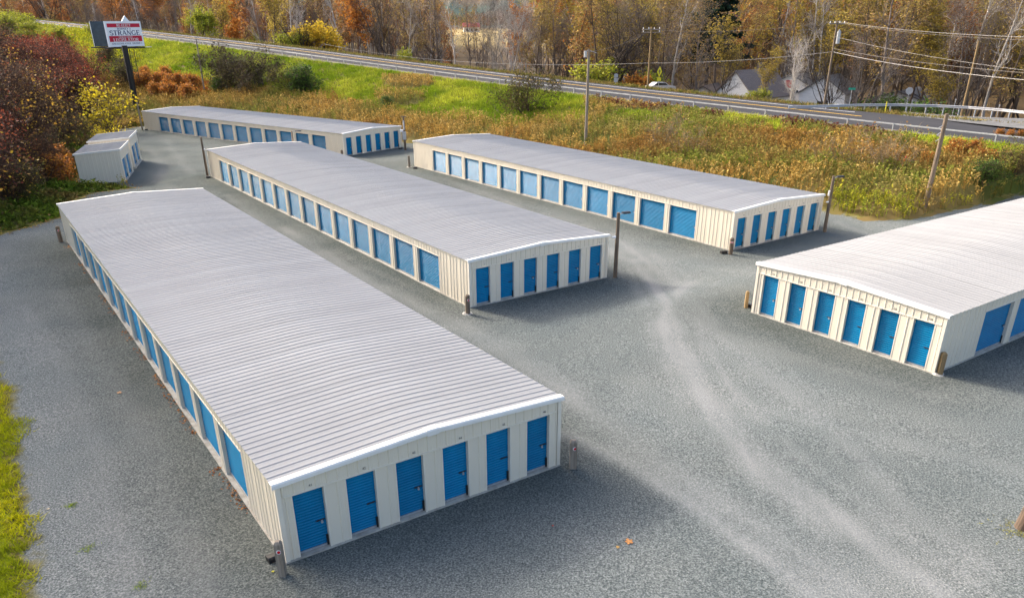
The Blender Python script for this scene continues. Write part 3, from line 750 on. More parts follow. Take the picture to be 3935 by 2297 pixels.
def tree_meshes(seed, H, bk, leafn=0, leafc=None, leafs=.4, kind='tall', dens=1., sub=1.):
    rng = np.random.default_rng(seed); r = H*.0125
    if kind == 'tall':
        P = dict(n=[9,5,4,2], L=[H,H*.32,H*.14,H*.065], kids=[2.1*dens,1.5*dens,1.6*dens], ang=[.75,.75,.7], jit=[.06,.16,.2,.25], trop=[.06,.16,.10,.06], taper=[.86,.8,.7,.6], start=[.28,.15,.1], rmin=.014*sub); base = [((0,0,-.4),(rng.normal(0,.05),rng.normal(0,.05),1),H,r)]
    elif kind == 'spread':
        P = dict(n=[4,6,5,4,2], L=[H*.28,H*.55,H*.26,H*.13,H*.06], kids=[1.5,1.0*dens,1.1*dens,1.4*dens], ang=[.62,.75,.75,.7], jit=[.08,.17,.22,.25,.3], trop=[.05,.12,.09,.06,.05], taper=[.35,.72,.7,.6,.5], start=[.45,.25,.12,.1], rmin=.014*sub); base = [((0,0,-.4),(rng.normal(0,.08),rng.normal(0,.08),1),H*.28,r*1.9)]
    elif kind == 'multi':
        P = dict(n=[7,5,4,2], L=[H,H*.32,H*.15,H*.07], kids=[1.4*dens,1.4*dens,1.5*dens], ang=[.6,.7,.7], jit=[.07,.16,.2,.25], trop=[.07,.12,.08,.05], taper=[.85,.75,.7,.6], start=[.25,.15,.1], rmin=.014*sub)
        base = [((rng.normal(0,.4),rng.normal(0,.4),-.4),(rng.normal(0,.28),rng.normal(0,.28),1),H*rng.uniform(.75,1),r*.75) for _ in range(5)]
    elif kind == 'shrub':
        P = dict(n=[5,4,3,2], L=[H,H*.42,H*.24,H*.13], kids=[1.5*dens,1.4*dens,1.4*dens], ang=[.65,.75,.8], jit=[.16,.2,.25,.3], trop=[.03,.05,.03,.02], taper=[.8,.75,.7,.6], start=[.1,.1,.1], rmin=.010*sub)
        base = [((rng.normal(0,H*.09),rng.normal(0,H*.09),-.2),(rng.normal(0,.5),rng.normal(0,.5),1),H*rng.uniform(.6,1),H*.009) for _ in range(11)]
    segs, tips = grow(rng, base, P); nl = len(P['n'])
    tr = [s for s in segs if s[4] <= (1 if nl == 5 or kind != 'shrub' else 0)]; cr = [s for s in segs if s not in ()and s[4] > (1 if nl == 5 or kind != 'shrub' else 0)]
    vt, ft = tubes(tr, 7); trunk = np_mesh('trunk', vt, ft, None, (bk,), smooth=True)
    cr3 = [s for s in cr if s[4] < nl-1]; cr4 = [s for s in cr if s[4] == nl-1]
    V = []; Fq = []; o = 0; mi = []; cols = []
    for grp, n in ((cr3, 4), (cr4, 3)):
        if not grp: continue
        v, f_ = tubes(grp, n); V.append(v); Fq.append(f_+o); o += len(v); mi += [0]*len(f_); cols.append(np.zeros((len(v), 3)))
    if leafn:
        tp = np.array([t[0] for t in tips if t[2] >= nl-2]); C_ = tp[rng.integers(0, len(tp), leafn)]+rng.normal(0, leafs*.7, (leafn, 3))
        v, f_ = leaves(rng, C_, leafs); V.append(v); Fq.append(f_+o); mi += [1]*len(f_); cols.append(np.repeat(palette(rng, leafn, leafc), 4, 0))
    crown = np_mesh('crown', np.concatenate(V), np.concatenate(Fq), np.concatenate(cols), (bk, MT['leaf']), mi)
    return trunk, crown
def pine_meshes(seed, H):
    rng = np.random.default_rng(seed); segs = [((0,0,-.4),(0,0,H*.55),H*.013,H*.008,0),((0,0,H*.55),(0,0,H),H*.008,.03,0)]
    segs = [(np.array(a,float),np.array(b_,float),c,d,e) for a,b_,c,d,e in segs]; br = []; C_ = []
    for z in np.linspace(H*.30, H*.98, 26):
        for k in range(rng.integers(3,6)):
            a = rng.uniform(0, 6.28); Lb = (H-z)*.30*rng.uniform(.6,1.25)+.6; d = np.array([math.cos(a), math.sin(a), rng.uniform(-.15,.2)]); p = np.array([0,0,z]); br.append((p, p+d*Lb, .05, .015, 1))
            m = int(14+Lb*26); t = rng.uniform(.25,1.05,m)[:,None]; C_.append(p+d*Lb*t+rng.normal(0,.32,(m,3))*np.array([1,1,.55]))
    C_ = np.concatenate(C_); vt, ft = tubes(segs, 8); trunk = np_mesh('trunk', vt, ft, None, (BK['dark'],), smooth=True)
    vb, fb = tubes(br, 4); vl, fl = leaves(rng, C_, .55, .8); 
    crown = np_mesh('crown', np.concatenate([vb, vl]), np.concatenate([fb, fl+len(vb)]), np.concatenate([np.zeros((len(vb),3)), np.repeat(palette(rng, len(C_), [(.012,.035,.02),(.02,.05,.025),(.008,.022,.016)]),4,0)]), (BK['dark'], MT['leaf']), [0]*len(fb)+[1]*len(fl))
    return trunk, crown
YEL = [(.55,.38,.03),(.62,.46,.05),(.42,.30,.03)]; LIME = [(.35,.36,.03),(.42,.42,.04),(.22,.27,.03)]; RUST = [(.30,.115,.035),(.22,.09,.035),(.38,.17,.04)]
ORG = [(.45,.17,.03),(.50,.24,.04),(.33,.12,.03)]; RED = [(.20,.03,.02),(.28,.05,.02),(.13,.025,.02)]; GRN = [(.07,.13,.02),(.10,.17,.025),(.05,.09,.02)]; TAN = [(.30,.19,.07),(.24,.15,.06),(.36,.25,.08)]
VAR = {
 'grey1': tree_meshes(1, 22, BK['grey'], 1300, TAN, .28), 'grey2': tree_meshes(2, 20, BK['grey'], kind='multi'), 'brown1': tree_meshes(3, 21, BK['brown'], 2000, TAN+[(.30,.24,.06)], .28), 'brown2': tree_meshes(4, 19, BK['brown'], 2400, RUST, .3),
 'pale1': tree_meshes(5, 23, BK['pale'], dens=.8), 'pale2': tree_meshes(6, 20, BK['pale'], kind='multi', dens=.8), 'dark1': tree_meshes(7, 20, BK['dark'], kind='spread'), 'dark2': tree_meshes(8, 18, BK['dark'], kind='multi'),
 'rust1': tree_meshes(9, 18, BK['rust'], 3800, RUST, .42), 'tan1': tree_meshes(10, 19, BK['rust'], 2600, TAN+TAN+ORG[:1], .36), 'yellow1': tree_meshes(11, 13, BK['dark'], 5200, YEL, .42, kind='spread'), 'lime1': tree_meshes(12, 11, BK['brown'], 4200, LIME, .40, kind='spread'),
 'gold1': tree_meshes(13, 19, BK['brown'], 3200, [(.44,.32,.05),(.34,.25,.05),(.26,.21,.05)], .38), 'pine': pine_meshes(14, 24), 'orange1': tree_meshes(15, 17, BK['rust'], 3600, ORG, .42),
 'limebush': tree_meshes(16, 4.2, BK['brown'], 2600, LIME, .28, kind='shrub'), 'darkshrub': tree_meshes(17, 4.5, BK['brown'], 1500, [(.06,.06,.02),(.09,.075,.03),(.05,.04,.02)], .24, kind='shrub', dens=1.15), 'greenshrub': tree_meshes(18, 3.6, BK['brown'], 3000, GRN, .24, kind='shrub'),
 'brownbush': tree_meshes(19, 7, BK['bush'], 2600, [(.28,.14,.05),(.16,.08,.04),(.10,.06,.035),(.07,.045,.03)], .15, kind='shrub', dens=1.25), 'redbush': tree_meshes(20, 6.5, BK['bush'], 4800, [(.24,.06,.035),(.32,.09,.04),(.15,.045,.03),(.09,.04,.03)], .17, kind='shrub', dens=1.2), 'crimson': tree_meshes(21, 5.5, BK['bush'], 5200, [(.30,.045,.025),(.38,.08,.025),(.20,.035,.025)], .19, kind='shrub'),
 'yellowbush': tree_meshes(22, 6.5, BK['brown'], 1500, [(.62,.47,.02),(.68,.55,.03),(.4,.3,.02)], .36, kind='shrub', dens=.95), 'orangebush': tree_meshes(23, 3.0, BK['brown'], 2600, ORG+[(.34,.16,.03)], .24, kind='shrub'), 'olivebush': tree_meshes(24, 5.5, BK['bush'], 2600, [(.10,.095,.025),(.15,.12,.03),(.07,.07,.02)], .24, kind='shrub', dens=1.1),
 'goldbush': tree_meshes(25, 6, BK['bush'], 1500, [(.45,.25,.04),(.5,.33,.04),(.14,.08,.035),(.10,.06,.03)], .24, kind='shrub', dens=1.2), 'bareshrub': tree_meshes(26, 3.0, BK['straw'], 260, [(.34,.18,.05),(.28,.2,.07)], .18, kind='shrub', dens=.62),
}
def plant(var, x, y, s, label, name='tree', cat='tree', group=None, rz=None, sz=1., z=None):
    z = ground(x, y) if z is None else z
    t = thing(name, label, cat, (x, y, z-.1), RNG.uniform(0, 6.28) if rz is None else rz, group); t.scale = (s, s, s*sz)
    a, b_ = VAR[var]; ob('trunk' if cat == 'tree' else 'stems', a, t); ob('crown' if cat == 'tree' else 'foliage', b_, t); return t
def plant_px(var, u, v, s, label, z=None, **k):
    p = hit(u, v); return plant(var, p[0], p[1], s, label, **k)
def behind(u, o):
    """plan point at image column u and offset o beyond the guide rail"""
    d = ray(u, 200.); t = np.linspace(40, 600, 2400); P = CAM+d[None]*t[:, None]; _, oo = road_coord(P[:, 0], P[:, 1]); k = int(np.argmax(oo > o)); return P[k, 0], P[k, 1]

# ------------------------------------------------------------------ trees beyond the road
def rr(u, o, var, s, label, **k):
    x, y = behind(u, o); return plant(var, x, y, s, label, **k)
rr(1215, 26, 'yellow1', 1.15, 'bright yellow tree just beyond the road behind a dark bare tree', rz=.4)
rr(1165, 22, 'dark2', .72, 'dark bare tree standing in front of the bright yellow tree')
rr(1125, 21, 'limebush', 1.2, 'yellow-green bush at the road left of the bright yellow tree', name='shrub', cat='shrub')
rr(1300, 42, 'pale1', 1.08, 'tall white-barked bare tree right of the bright yellow tree')
rr(1385, 50, 'orange1', 1.15, 'rusty orange tree between the yellow tree and the dark multi-stemmed tree', sz=1.15)
rr(1490, 26, 'dark2', 1.15, 'dark multi-stemmed bare tree left of the yellow-green bush', rz=1.)
rr(1560, 24, 'lime1', .62, 'round yellow-green small tree beyond the road near the picture centre', rz=2.)
rr(1670, 30, 'dark1', .85, 'dark spreading bare tree left of the gap showing the tan field')
rr(1735, 55, 'brown2', .7, 'small rust-leaved tree in front of the tan field')
rr(1850, 40, 'grey2', .95, 'slender grey bare tree standing alone in the gap before the field')
rr(1960, 34, 'pale2', 1.0, 'pale multi-stemmed bare tree right of the field gap')
rr(2055, 26, 'brown1', .8, 'brown twiggy tree left of the tall grey pole')
rr(2300, 23, 'limebush', 1.35, 'bright green bush right of the tall grey pole', name='shrub', cat='shrub')
rr(2365, 27, 'dark1', 1.25, 'big dark spreading tree with thick bent limbs right of the grey pole', rz=.9)
rr(2455, 24, 'orangebush', 1.5, 'orange bush under the yellowish utility pole', name='shrub', cat='shrub')
rr(2495, 27, 'lime1', .75, 'yellow-green tree behind the yellowish utility pole')
rr(2480, 33, 'dark2', 1.0, 'dark trunked tree beside the yellowish utility pole')
rr(2725, 50, 'pine', 1.2, 'tall dark green pine rising above the bare trees')
for u_, o_, k_ in ((2655, 36, 'brown1'), (2700, 30, 'grey1'), (2800, 40, 'gold1')): rr(u_, o_, k_, .72, {'brown1': 'brown twiggy', 'grey1': 'thin grey', 'gold1': 'olive-leaved'}[k_]+' tree in front of the dark pine', group='trees in front of the pine')
rr(2600, 34, 'pale1', .95, 'pale forked bare tree in front of the pine')
rr(2795, 20, 'dark2', .42, 'small dark bare tree before the gable of the white house')
rr(2965, 21, 'gold1', .36, 'small tree with olive leaves covering the white house roof')
rr(3075, 22, 'pale2', .55, 'leaning pale stems right of the white house')
rr(3250, 26, 'dark2', .8, 'dense dark bare tree behind the green street sign')
rr(3330, 25, 'grey2', .6, 'bare bushy tree right of the green street sign')
for u, o, s in ((3430, 30, 1.2), (3505, 33, 1.0), (3600, 30, 1.1)):
    rr(u, o, 'greenshrub', s*1.3, 'green bush behind the curved guardrail', name='shrub', cat='shrub', group='green bushes behind the curved guardrail')
rr(3640, 40, 'gold1', .5, 'small golden tree behind the octagonal sign back')
rr(2940, 19.5, 'limebush', .5, 'low yellow-green bush at the road before the white house', name='shrub', cat='shrub')
KINDS = {'grey1': 'grey bare', 'grey2': 'grey many-stemmed bare', 'brown1': 'brown twiggy', 'brown2': 'russet-leaved', 'pale1': 'tall pale-barked', 'pale2': 'pale many-stemmed', 'dark1': 'dark spreading', 'dark2': 'dark many-stemmed', 'rust1': 'rusty-leaved', 'tan1': 'tan-leaved', 'gold1': 'golden-leaved', 'orange1': 'orange-leaved', 'lime1': 'yellow-green'}
def zone(u, o):
    for a, z_ in ((300, 'above the left thicket'), (620, 'behind the billboard'), (800, 'just right of the billboard'), (1000, 'left of the white trailer'), (1150, 'behind the white trailer'), (1350, 'behind the bright yellow tree'), (1520, 'by the dark multi-stemmed tree'), (1700, 'left of the tan field gap'), (1920, 'before the tan field'), (2150, 'left of the tall grey pole'), (2320, 'right of the tall grey pole'), (2520, 'behind the yellowish pole'), (2700, 'left of the pine'), (2950, 'behind the white house'), (3180, 'left of the transformer pole'), (3400, 'behind the street sign'), (3620, 'behind the octagonal sign'), (3800, 'by the tan pole')):
        if u < a: break
    else: z_ = 'at the far right edge'
    return z_+(', near the road' if o < 48 else ', deeper in the wood' if o < 82 else ', farthest back')
def band(u0, u1, n, olo, ohi, kinds, slo, shi):
    ks = [k for k, m_ in kinds for _ in range(m_)]
    for k in range(n):
        u = u0+(u1-u0)*(k+RNG.uniform(.1, .9))/n; v_ = ks[RNG.integers(len(ks))]; oo = RNG.uniform(olo, ohi); z_ = zone(u, oo)
        rr(u, oo, v_, RNG.uniform(slo, shi), f'{KINDS[v_]} tree {z_}', group=f'{KINDS[v_]} trees beyond the road')
band(-150, 620, 22, 20, 60, [('dark2',3),('brown2',3),('grey2',2),('pale1',2),('rust1',1),('brown1',2)], .6, .95)
band(-150, 1000, 26, 50, 110, [('brown1',2),('grey1',2),('pale1',3),('rust1',3),('brown2',3),('orange1',1)], .8, 1.1)
band(620, 1150, 20, 20, 60, [('grey2',2),('brown1',2),('pale1',3),('gold1',3),('rust1',2),('lime1',1),('orange1',1)], .7, 1.)
band(1000, 1720, 26, 40, 115, [('grey1',3),('brown1',3),('pale1',2),('pale2',1),('brown2',2),('tan1',1)], .85, 1.1)
band(1500, 2150, 12, 30, 80, [('grey1',3),('grey2',2),('pale1',2),('brown1',2)], .65, .95)
band(1950, 2400, 20, 45, 110, [('tan1',3),('orange1',4),('gold1',2),('rust1',3),('pale2',3)], .85, 1.1)
band(2150, 2640, 18, 26, 60, [('brown1',3),('grey2',2),('pale1',2),('tan1',1),('gold1',3),('dark2',1)], .75, 1.05)
band(2300, 4100, 46, 55, 120, [('brown1',3),('grey1',2),('pale1',3),('gold1',4),('tan1',3),('brown2',2),('orange1',1),('pale2',2)], .85, 1.15)
band(3100, 4200, 26, 36, 62, [('brown1',4),('grey2',3),('grey1',2),('pale1',2),('dark2',2),('gold1',1)], .7, 1.05)
# far wooded slopes: one mass
def far_wood(n, name, label, test, hlo, hhi, cols, x0, x1, y0, y1, seed):
    rng = np.random.default_rng(seed); x = rng.uniform(x0, x1, n*8); y = rng.uniform(y0, y1, n*8); m = test(x, y); x = x[m][:n]; y = y[m][:n]; n = len(x)
    z = HT(x, y); h = rng.uniform(hlo, hhi, n); V = []; F_ = []; Cc = []; o = 0
    base = np.stack([x, y, z], -1)
    # trunks: thin upright triangles pairs
    a = rng.uniform(0, np.pi, n); wv = np.stack([np.cos(a), np.sin(a), 0*a], -1)*(h*.011)[:, None]; top = base+np.stack([rng.normal(0, .6, n), rng.normal(0, .6, n), h], -1)
    v = np.stack([base-wv, base+wv, top+wv*.2, top-wv*.2], 1); V.append(v.reshape(-1, 3)); F_.append(np.arange(4*n).reshape(-1, 4)); o = 4*n
    tc_ = np.array([(.40,.37,.33),(.16,.13,.11),(.10,.08,.065)])[rng.integers(0, 3, n)]; Cc.append(np.repeat(tc_, 4, 0))
    cs = np.array(cols)[rng.integers(0, len(cols), n)]
    m = 34; t = rng.uniform(.25, 1, (n, m)); p = base[:, None]+(top-base)[:, None]*t[..., None]
    ang = rng.uniform(0, 6.28, (n, m)); Lb = h[:, None]*.24*(1.05-t)**.5*rng.uniform(.5, 1.2, (n, m)); e = p+np.stack([np.cos(ang)*Lb, np.sin(ang)*Lb, Lb*rng.uniform(.5, 1.3, (n, m))], -1)
    sd_ = np.stack([-np.sin(ang), np.cos(ang), np.zeros_like(ang)], -1)*rng.uniform(.06, .34, (n, m))[..., None]
    v = np.stack([p-sd_*.3, e-sd_+[0,0,.1], e+(e-p)*.15, p*.4+e*.6+sd_*1.2], 2).reshape(-1, 3); k = len(v)//4; V.append(v); F_.append(np.arange(4*k).reshape(-1, 4)+o)
    cc = np.repeat(cs, m, 0)*(1+rng.normal(0, .25, (n*m, 1))); Cc.append(np.repeat(np.clip(cc, .01, .8), 4, 0))
    stuff(ob(name, np_mesh(name, np.concatenate(V), np.concatenate(F_), np.concatenate(Cc), (MT['weed'],))), label, 'woods')
WC = [(.12,.085,.055),(.14,.10,.065),(.20,.11,.05),(.09,.07,.05),(.26,.15,.05),(.13,.09,.065),(.24,.17,.05)]
def t_right(x, y):
    i, o = road_coord(x, y); az = np.degrees(np.arctan2(x, y)); return (o > 95) & (az > 2.8) & (az < 40) & (np.hypot(x, y) < 520)
def t_left(x, y):
    i, o = road_coord(x, y); az = np.degrees(np.arctan2(x, y)); return (o > 85) & (az < -4.5) & (az > -40) & (np.hypot(x, y) < 620)
def t_mid(x, y):
    d = np.hypot(x, y); az = np.degrees(np.arctan2(x, y)); return (d > 900) & (d < 1300) & (az > -16) & (az < 10)
far_wood(3200, 'distant_woods', 'mass of bare brown and russet woods on the slope at the upper right', t_right, 13, 22, WC+[(.40,.25,.05),(.34,.16,.04),(.36,.28,.05)], 0, 420, 120, 520, 301)
far_wood(2600, 'distant_woods', 'mass of bare woods behind the trees along the road at the upper left', t_left, 12, 20, WC+[(.20,.09,.05)], -460, 0, 180, 620, 302)
far_wood(1500, 'distant_woods', 'far tree line at the end of the tan field', t_mid, 12, 20, [(.16,.10,.075),(.10,.10,.07),(.25,.12,.06),(.07,.09,.07),(.30,.22,.06)], -400, 260, 850, 1300, 303)
# ------------------------------------------------------------------ left thicket
def inpoly(u, v, P): return poly_sd(u, v, np.array(P, float), np.roll(np.array(P, float), -1, 0)) > 0
def scatter_left():
    """thicket left of the lot: positions by ground, kind by where it is"""
    rows = []
    for y in np.arange(54, 175, 4.2):
        for x in np.arange(-125, -30, 4.2):
            xx, yy = x+RNG.uniform(-1.7, 1.7), y+RNG.uniform(-1.7, 1.7); rows.append((xx, yy))
    P = np.array(rows); sd = poly_sd(P[:, 0], P[:, 1]); i, o = road_coord(P[:, 0], P[:, 1]); z = HT(P[:, 0], P[:, 1])
    u, v, _ = project(np.stack([P[:, 0], P[:, 1], z], -1))
    keep = (sd < -2.2) & (o < -26) & (u > -260) & (u < 470) & (v > 240)
    keep &= ~((np.abs(P[:, 0]+40) < 5.5) & (np.abs(P[:, 1]-83) < 9)) & ~((P[:, 0] > -52) & (P[:, 1] > 90))
    return P[keep], u[keep], v[keep], sd[keep]
LBL = {'brownbush': ('tangled bare brown bush', 'brown bare bushes of the left thicket'), 'goldbush': ('brown bush with scattered gold leaves', 'gold-flecked bushes of the left thicket'), 'redbush': ('dark red-brown leafy bush', 'red-brown bushes of the left thicket'), 'olivebush': ('olive green bush', 'olive bushes of the left thicket'), 'crimson': ('deep crimson bush', 'crimson bushes of the left thicket'), 'limebush': ('bright yellow-green bush', 'yellow-green bushes at the upper left'), 'darkshrub': ('dark low shrub', 'dark low shrubs of the left thicket')}
P, pu, pv, psd = scatter_left()
VB = lambda u: np.interp(u, [0, 94, 172, 265, 320, 344, 406, 470], [44, 78, 117, 156, 234, 297, 390, 515])
VH = dict(brownbush=7, goldbush=6, redbush=6.5, olivebush=5.5, crimson=5.5, darkshrub=4.5)
for (x, y), u, v, sd_ in zip(P, pu, pv, psd):
    front = sd_ > -7; r = RNG.random()
    if front: var = ['olivebush', 'goldbush', 'darkshrub', 'brownbush'][min(3, int(r*4))]; s = RNG.uniform(.45, .75)
    elif u > 130 and v < 470 and r < .9 and float(project(np.array([x, y, ground(x, y)+6.]))[1])-VB(u) < 70: var = 'crimson' if r < .45 else 'redbush'; s = RNG.uniform(.9, 1.25)
    elif u > 110: var = ['redbush', 'redbush', 'redbush', 'goldbush'][min(3, int(r*4))]; s = RNG.uniform(.9, 1.3)
    else: var = ['brownbush', 'goldbush', 'redbush', 'redbush', 'goldbush'][min(4, int(r*5))]; s = RNG.uniform(.95, 1.45)
    zt = ground(x, y); _, vt, _ = project(np.array([x, y, zt+VH[var]*s*.85]))
    while vt < VB(u) and s > .35: s *= .85; _, vt, _ = project(np.array([x, y, zt+VH[var]*s*.85]))
    if vt < VB(u): continue
    where = ('low ' if v > 620 else 'midway up ' if v > 430 else 'high ')+('by the left picture edge' if u < 110 else 'left of the sheds' if u < 260 else 'below the billboard')
    rad = VH[var]*s*.75*FPX/max(y, 1)*.9
    if v > 470 and u+rad > np.interp(v, [470, 560, 700, 800, 900], [330, 300, 300, 240, 120]): 
        s = min(s, .4)
        if u > np.interp(v, [470, 560, 700, 800, 900], [300, 265, 262, 215, 90]): continue
    lb, gr = LBL[var]; plant(var, x, y, s, lb+', '+where+(', at the gravel' if front else ', in the thicket'), 'shrub', 'shrub', gr+(' edge' if front else ''))
# yellow-green bushes along the top left of the bank
for k in range(22):
    ii = RNG.uniform(-44, -27); pq = rw((ii, RNG.uniform(-16, -4), 0)); x, y = pq[0], pq[1]
    plant('limebush', x, y, RNG.uniform(.6, 1.15), 'bright yellow-green bush on the bank at the upper left', 'shrub', 'shrub', LBL['limebush'][1])
x, y = hit(428, 512)[:2]
plant('yellowbush', x, y, .95, 'tall bush with bright yellow leaves behind the small sheds', 'shrub', 'shrub')
plant('yellowbush', -47.2, 97.0, .42, 'lower bush with bright yellow leaves beside the far shed', 'shrub', 'shrub')
plant('orangebush', -43.0, 76.5, .9, 'small orange-red bush left of the near shed', 'shrub', 'shrub')
plant('orangebush', -45.6, 80.2, 1.0, 'orange bush behind the near shed', 'shrub', 'shrub')
# trees outside the left edge that shade the left lane
for k in range(0, 20, 2):
    t_ = k/19; x = -49-26*t_+RNG.uniform(-2, 2)-(4 if k % 4 else 0); y = 46+40*t_+RNG.uniform(-2, 2); gz_ = ground(x, y); hgt = 1.0+(-( (x+6.07)*.829+(y-17.13)*.559))*1.68
    plant('pine', x, y, max(.6, (hgt-gz_)/24*1.05), 'tall evergreen beyond the left edge of the picture', group='evergreens left of the lot')
# single shrubs on the bank (photo pixels of their feet)
for var, u, v, s, lb in [('darkshrub', 850, 330, 1.5, 'largest dark shrub on the bank behind the farthest building'), ('darkshrub', 930, 345, 1.3, 'dark shrub in the middle of the clump on the bank'), ('darkshrub', 1010, 340, 1.35, 'dark shrub at the right of the clump on the bank'), ('greenshrub', 1180, 355, 1.1, 'green shrub on the bank right of the dark clump'), ('olivebush', 1120, 350, .7, 'olive shrub on the bank between the dark and green ones'),
    ('greenshrub', 835, 362, .7, 'small green shrub at the foot of the thin pale pole'), ('darkshrub', 430, 250, 1.0, 'dark shrub on the green bank left of the billboard post'), ('darkshrub', 470, 330, 1.1, 'grey-brown shrub just left of the billboard post'), ('olivebush', 2020, 440, .95, 'round olive shrub on the green slope left of the tall grey pole'), ('greenshrub', 1490, 415, .45, 'tiny bright green shrub in the brown weeds'),
    ('bareshrub', 3420, 660, 1.3, 'leafless grey shrub in the weeds left of the leaning pole'), ('bareshrub', 2540, 560, 1.3, 'leafless grey shrub in the weeds right of the tall grey pole'), ('bareshrub', 2620, 600, 1.0, 'smaller leafless grey shrub lower in the weeds'), ('bareshrub', 3160, 640, 1.1, 'leafless pale shrub above the lamp pole in the weeds'), ('olivebush', 3880, 720, .5, 'leafy green bush beside the right-hand building roof'), ('greenshrub', 3780, 745, .5, 'dark green bush behind the right-hand building')]:
    p = hit(u, v); plant(var, p[0], p[1], s, lb, 'shrub', 'shrub')
for k, (u, v, s) in enumerate([(560, 340, .8), (620, 335, .75), (680, 345, .8), (740, 340, .7), (600, 372, .7), (660, 378, .75), (725, 380, .7), (560, 300, .6), (640, 300, .6)]):
    p = hit(u, v); plant('orangebush', p[0], p[1], s*1.2, 'low orange bush on the bank right of the billboard post', 'shrub', 'shrub', 'orange bushes by the billboard')
for k, (u, v, s) in enumerate([(3665, 600, .5), (3720, 610, .55), (3770, 640, .5), (3560, 630, .35)]):
    p = hit(u, v); plant('orangebush', p[0], p[1], s, 'low bright orange shrub in the weeds right of the leaning pole', 'shrub', 'shrub', 'orange shrubs by the leaning pole')
for k, (u, v) in enumerate([(3840, 522), (3880, 526), (3920, 528)]):
    p = hit(u, v); plant('orangebush', p[0], p[1], .25, 'small orange shrub against the guide rail at the right', 'shrub', 'shrub', 'orange shrubs at the guide rail')

# ------------------------------------------------------------------ weeds and grass on the bank
def weeds_mesh(rng, P, h, cols, stems=2, plumes=5, width=.22, leafy=0):
    n = len(P); V = []; F3 = []; Cc = []; o = 0
    lean = rng.normal(0, .16, (n, stems, 2)); hh = h[:, None]*rng.uniform(.7, 1.15, (n, stems)); b0 = P[:, None]+np.concatenate([rng.normal(0, .13, (n, stems, 2)), np.zeros((n, stems, 1))], -1)
    top = b0+np.concatenate([lean*hh[..., None], hh[..., None]], -1); a = rng.uniform(0, 6.28, (n, stems)); wv = np.stack([np.cos(a), np.sin(a), 0*a], -1)*.022
    v = np.stack([b0-wv, b0+wv, top], 2).reshape(-1, 3); V.append(v); F3.append(np.arange(len(v)).reshape(-1, 3)); o += len(v)
    Cc.append(np.repeat(np.repeat(cols*.62, stems, 0), 3, 0))
    t = rng.uniform(.35 if leafy else .62, 1.05, (n, stems, plumes)); c = b0[:, :, None]+(top-b0)[:, :, None]*t[..., None]; c = c.reshape(-1, 3); m = len(c)
    d = rng.normal(0, 1, (m, 3)); d[:, 2] = np.abs(d[:, 2])*.7; d /= np.linalg.norm(d, axis=1)[:, None]; e = np.cross(d, rng.normal(0, 1, (m, 3))); e /= np.linalg.norm(e, axis=1)[:, None]
    s = (width*rng.uniform(.5, 1.4, m))[:, None]; v = np.stack([c-e*s*.35, c+e*s*.35, c+d*s*1.25], 1).reshape(-1, 3); V.append(v); F3.append(np.arange(len(v)).reshape(-1, 3)+o)
    cc = np.repeat(cols, stems*plumes, 0)*(1+rng.normal(0, .22, (m, 1))); Cc.append(np.repeat(np.clip(cc, .005, .8), 3, 0))
    return np.concatenate(V), np.concatenate(F3), np.concatenate(Cc)
def tufts_mesh(rng, P, h, cols, blades=5, w=.03, spread=.12, lean_=.45):
    n = len(P); b0 = P[:, None]+np.concatenate([rng.normal(0, spread, (n, blades, 2)), np.zeros((n, blades, 1))], -1); hh = h[:, None]*rng.uniform(.6, 1.2, (n, blades))
    top = b0+np.concatenate([rng.normal(0, lean_, (n, blades, 2))*hh[..., None], hh[..., None]], -1); a = rng.uniform(0, 6.28, (n, blades)); wv = np.stack([np.cos(a), np.sin(a), 0*a], -1)*w
    v = np.stack([b0-wv, b0+wv, top], 2).reshape(-1, 3); cc = np.repeat(np.repeat(cols, blades, 0)*(1+rng.normal(0, .2, (n*blades, 1))), 3, 0)
    return v, np.arange(len(v)).reshape(-1, 3), np.clip(cc, .004, .8)
rng = np.random.default_rng(77)
N0 = 430000
x = rng.uniform(-165, 75, N0); y = rng.uniform(45, 262, N0)
i_, o_ = road_coord(x, y); sd_ = poly_sd(x, y)
k_ = (o_ < -1.3) & (sd_ < -.35) & (o_ > -62); x, y, i_, o_, sd_ = x[k_], y[k_], i_[k_], o_[k_], sd_[k_]
z = HT(x, y); PP = np.stack([x, y, z], -1); u, v, dz = project(PP); U = u/S; V_ = v/S
k_ = (U > -30) & (U < 2700) & (V_ > -20) & ~((U < 300) & (V_ > VB(u*1.)/S+12)) & (V_ < 620) & (dz > 0); PP, U, V_, i_, o_, sd_ = PP[k_], U[k_], V_[k_], i_[k_], o_[k_], sd_[k_]
nzz = fbm(PP[:, 0], PP[:, 1], 7, 71); nz2 = fbm(PP[:, 0], PP[:, 1], 2.6, 72)
wob = (nzz-.5)*70; 
green = inpoly(U+wob*.6, V_+wob*.35, [(150,40),(480,95),(700,130),(1000,165),(1440,235),(1450,296),(1250,316),(1150,296),(1060,292),(960,270),(830,250),(700,230),(560,210),(430,195),(330,185),(250,190),(170,120)])
green |= inpoly(U+wob, V_+wob*.5, [(1480,255),(1650,285),(1640,310),(1480,300)]) & (nz2 > .4)
green |= inpoly(U+wob, V_+wob*.4, [(1790,285),(1930,300),(1930,330),(1800,320)]) & (nz2 > .35)
green |= inpoly(U+wob, V_+wob*.4, [(2230,335),(2560,360),(2600,400),(2320,380)]) & (nz2 > .33)
patch = (((U-1005)/70)**2+((V_-203)/17)**2 < 1+nz2-.5) | (((U-985)/60)**2+((V_-246)/16)**2 < 1+nz2-.5)
green &= ~patch
gold = inpoly(U, V_, [(2030,470),(2120,486),(2270,508),(2250,560),(2040,545)]) | (inpoly(U, V_, [(2270,510),(2420,480),(2460,500),(2290,565)]) & (nz2 > .5))
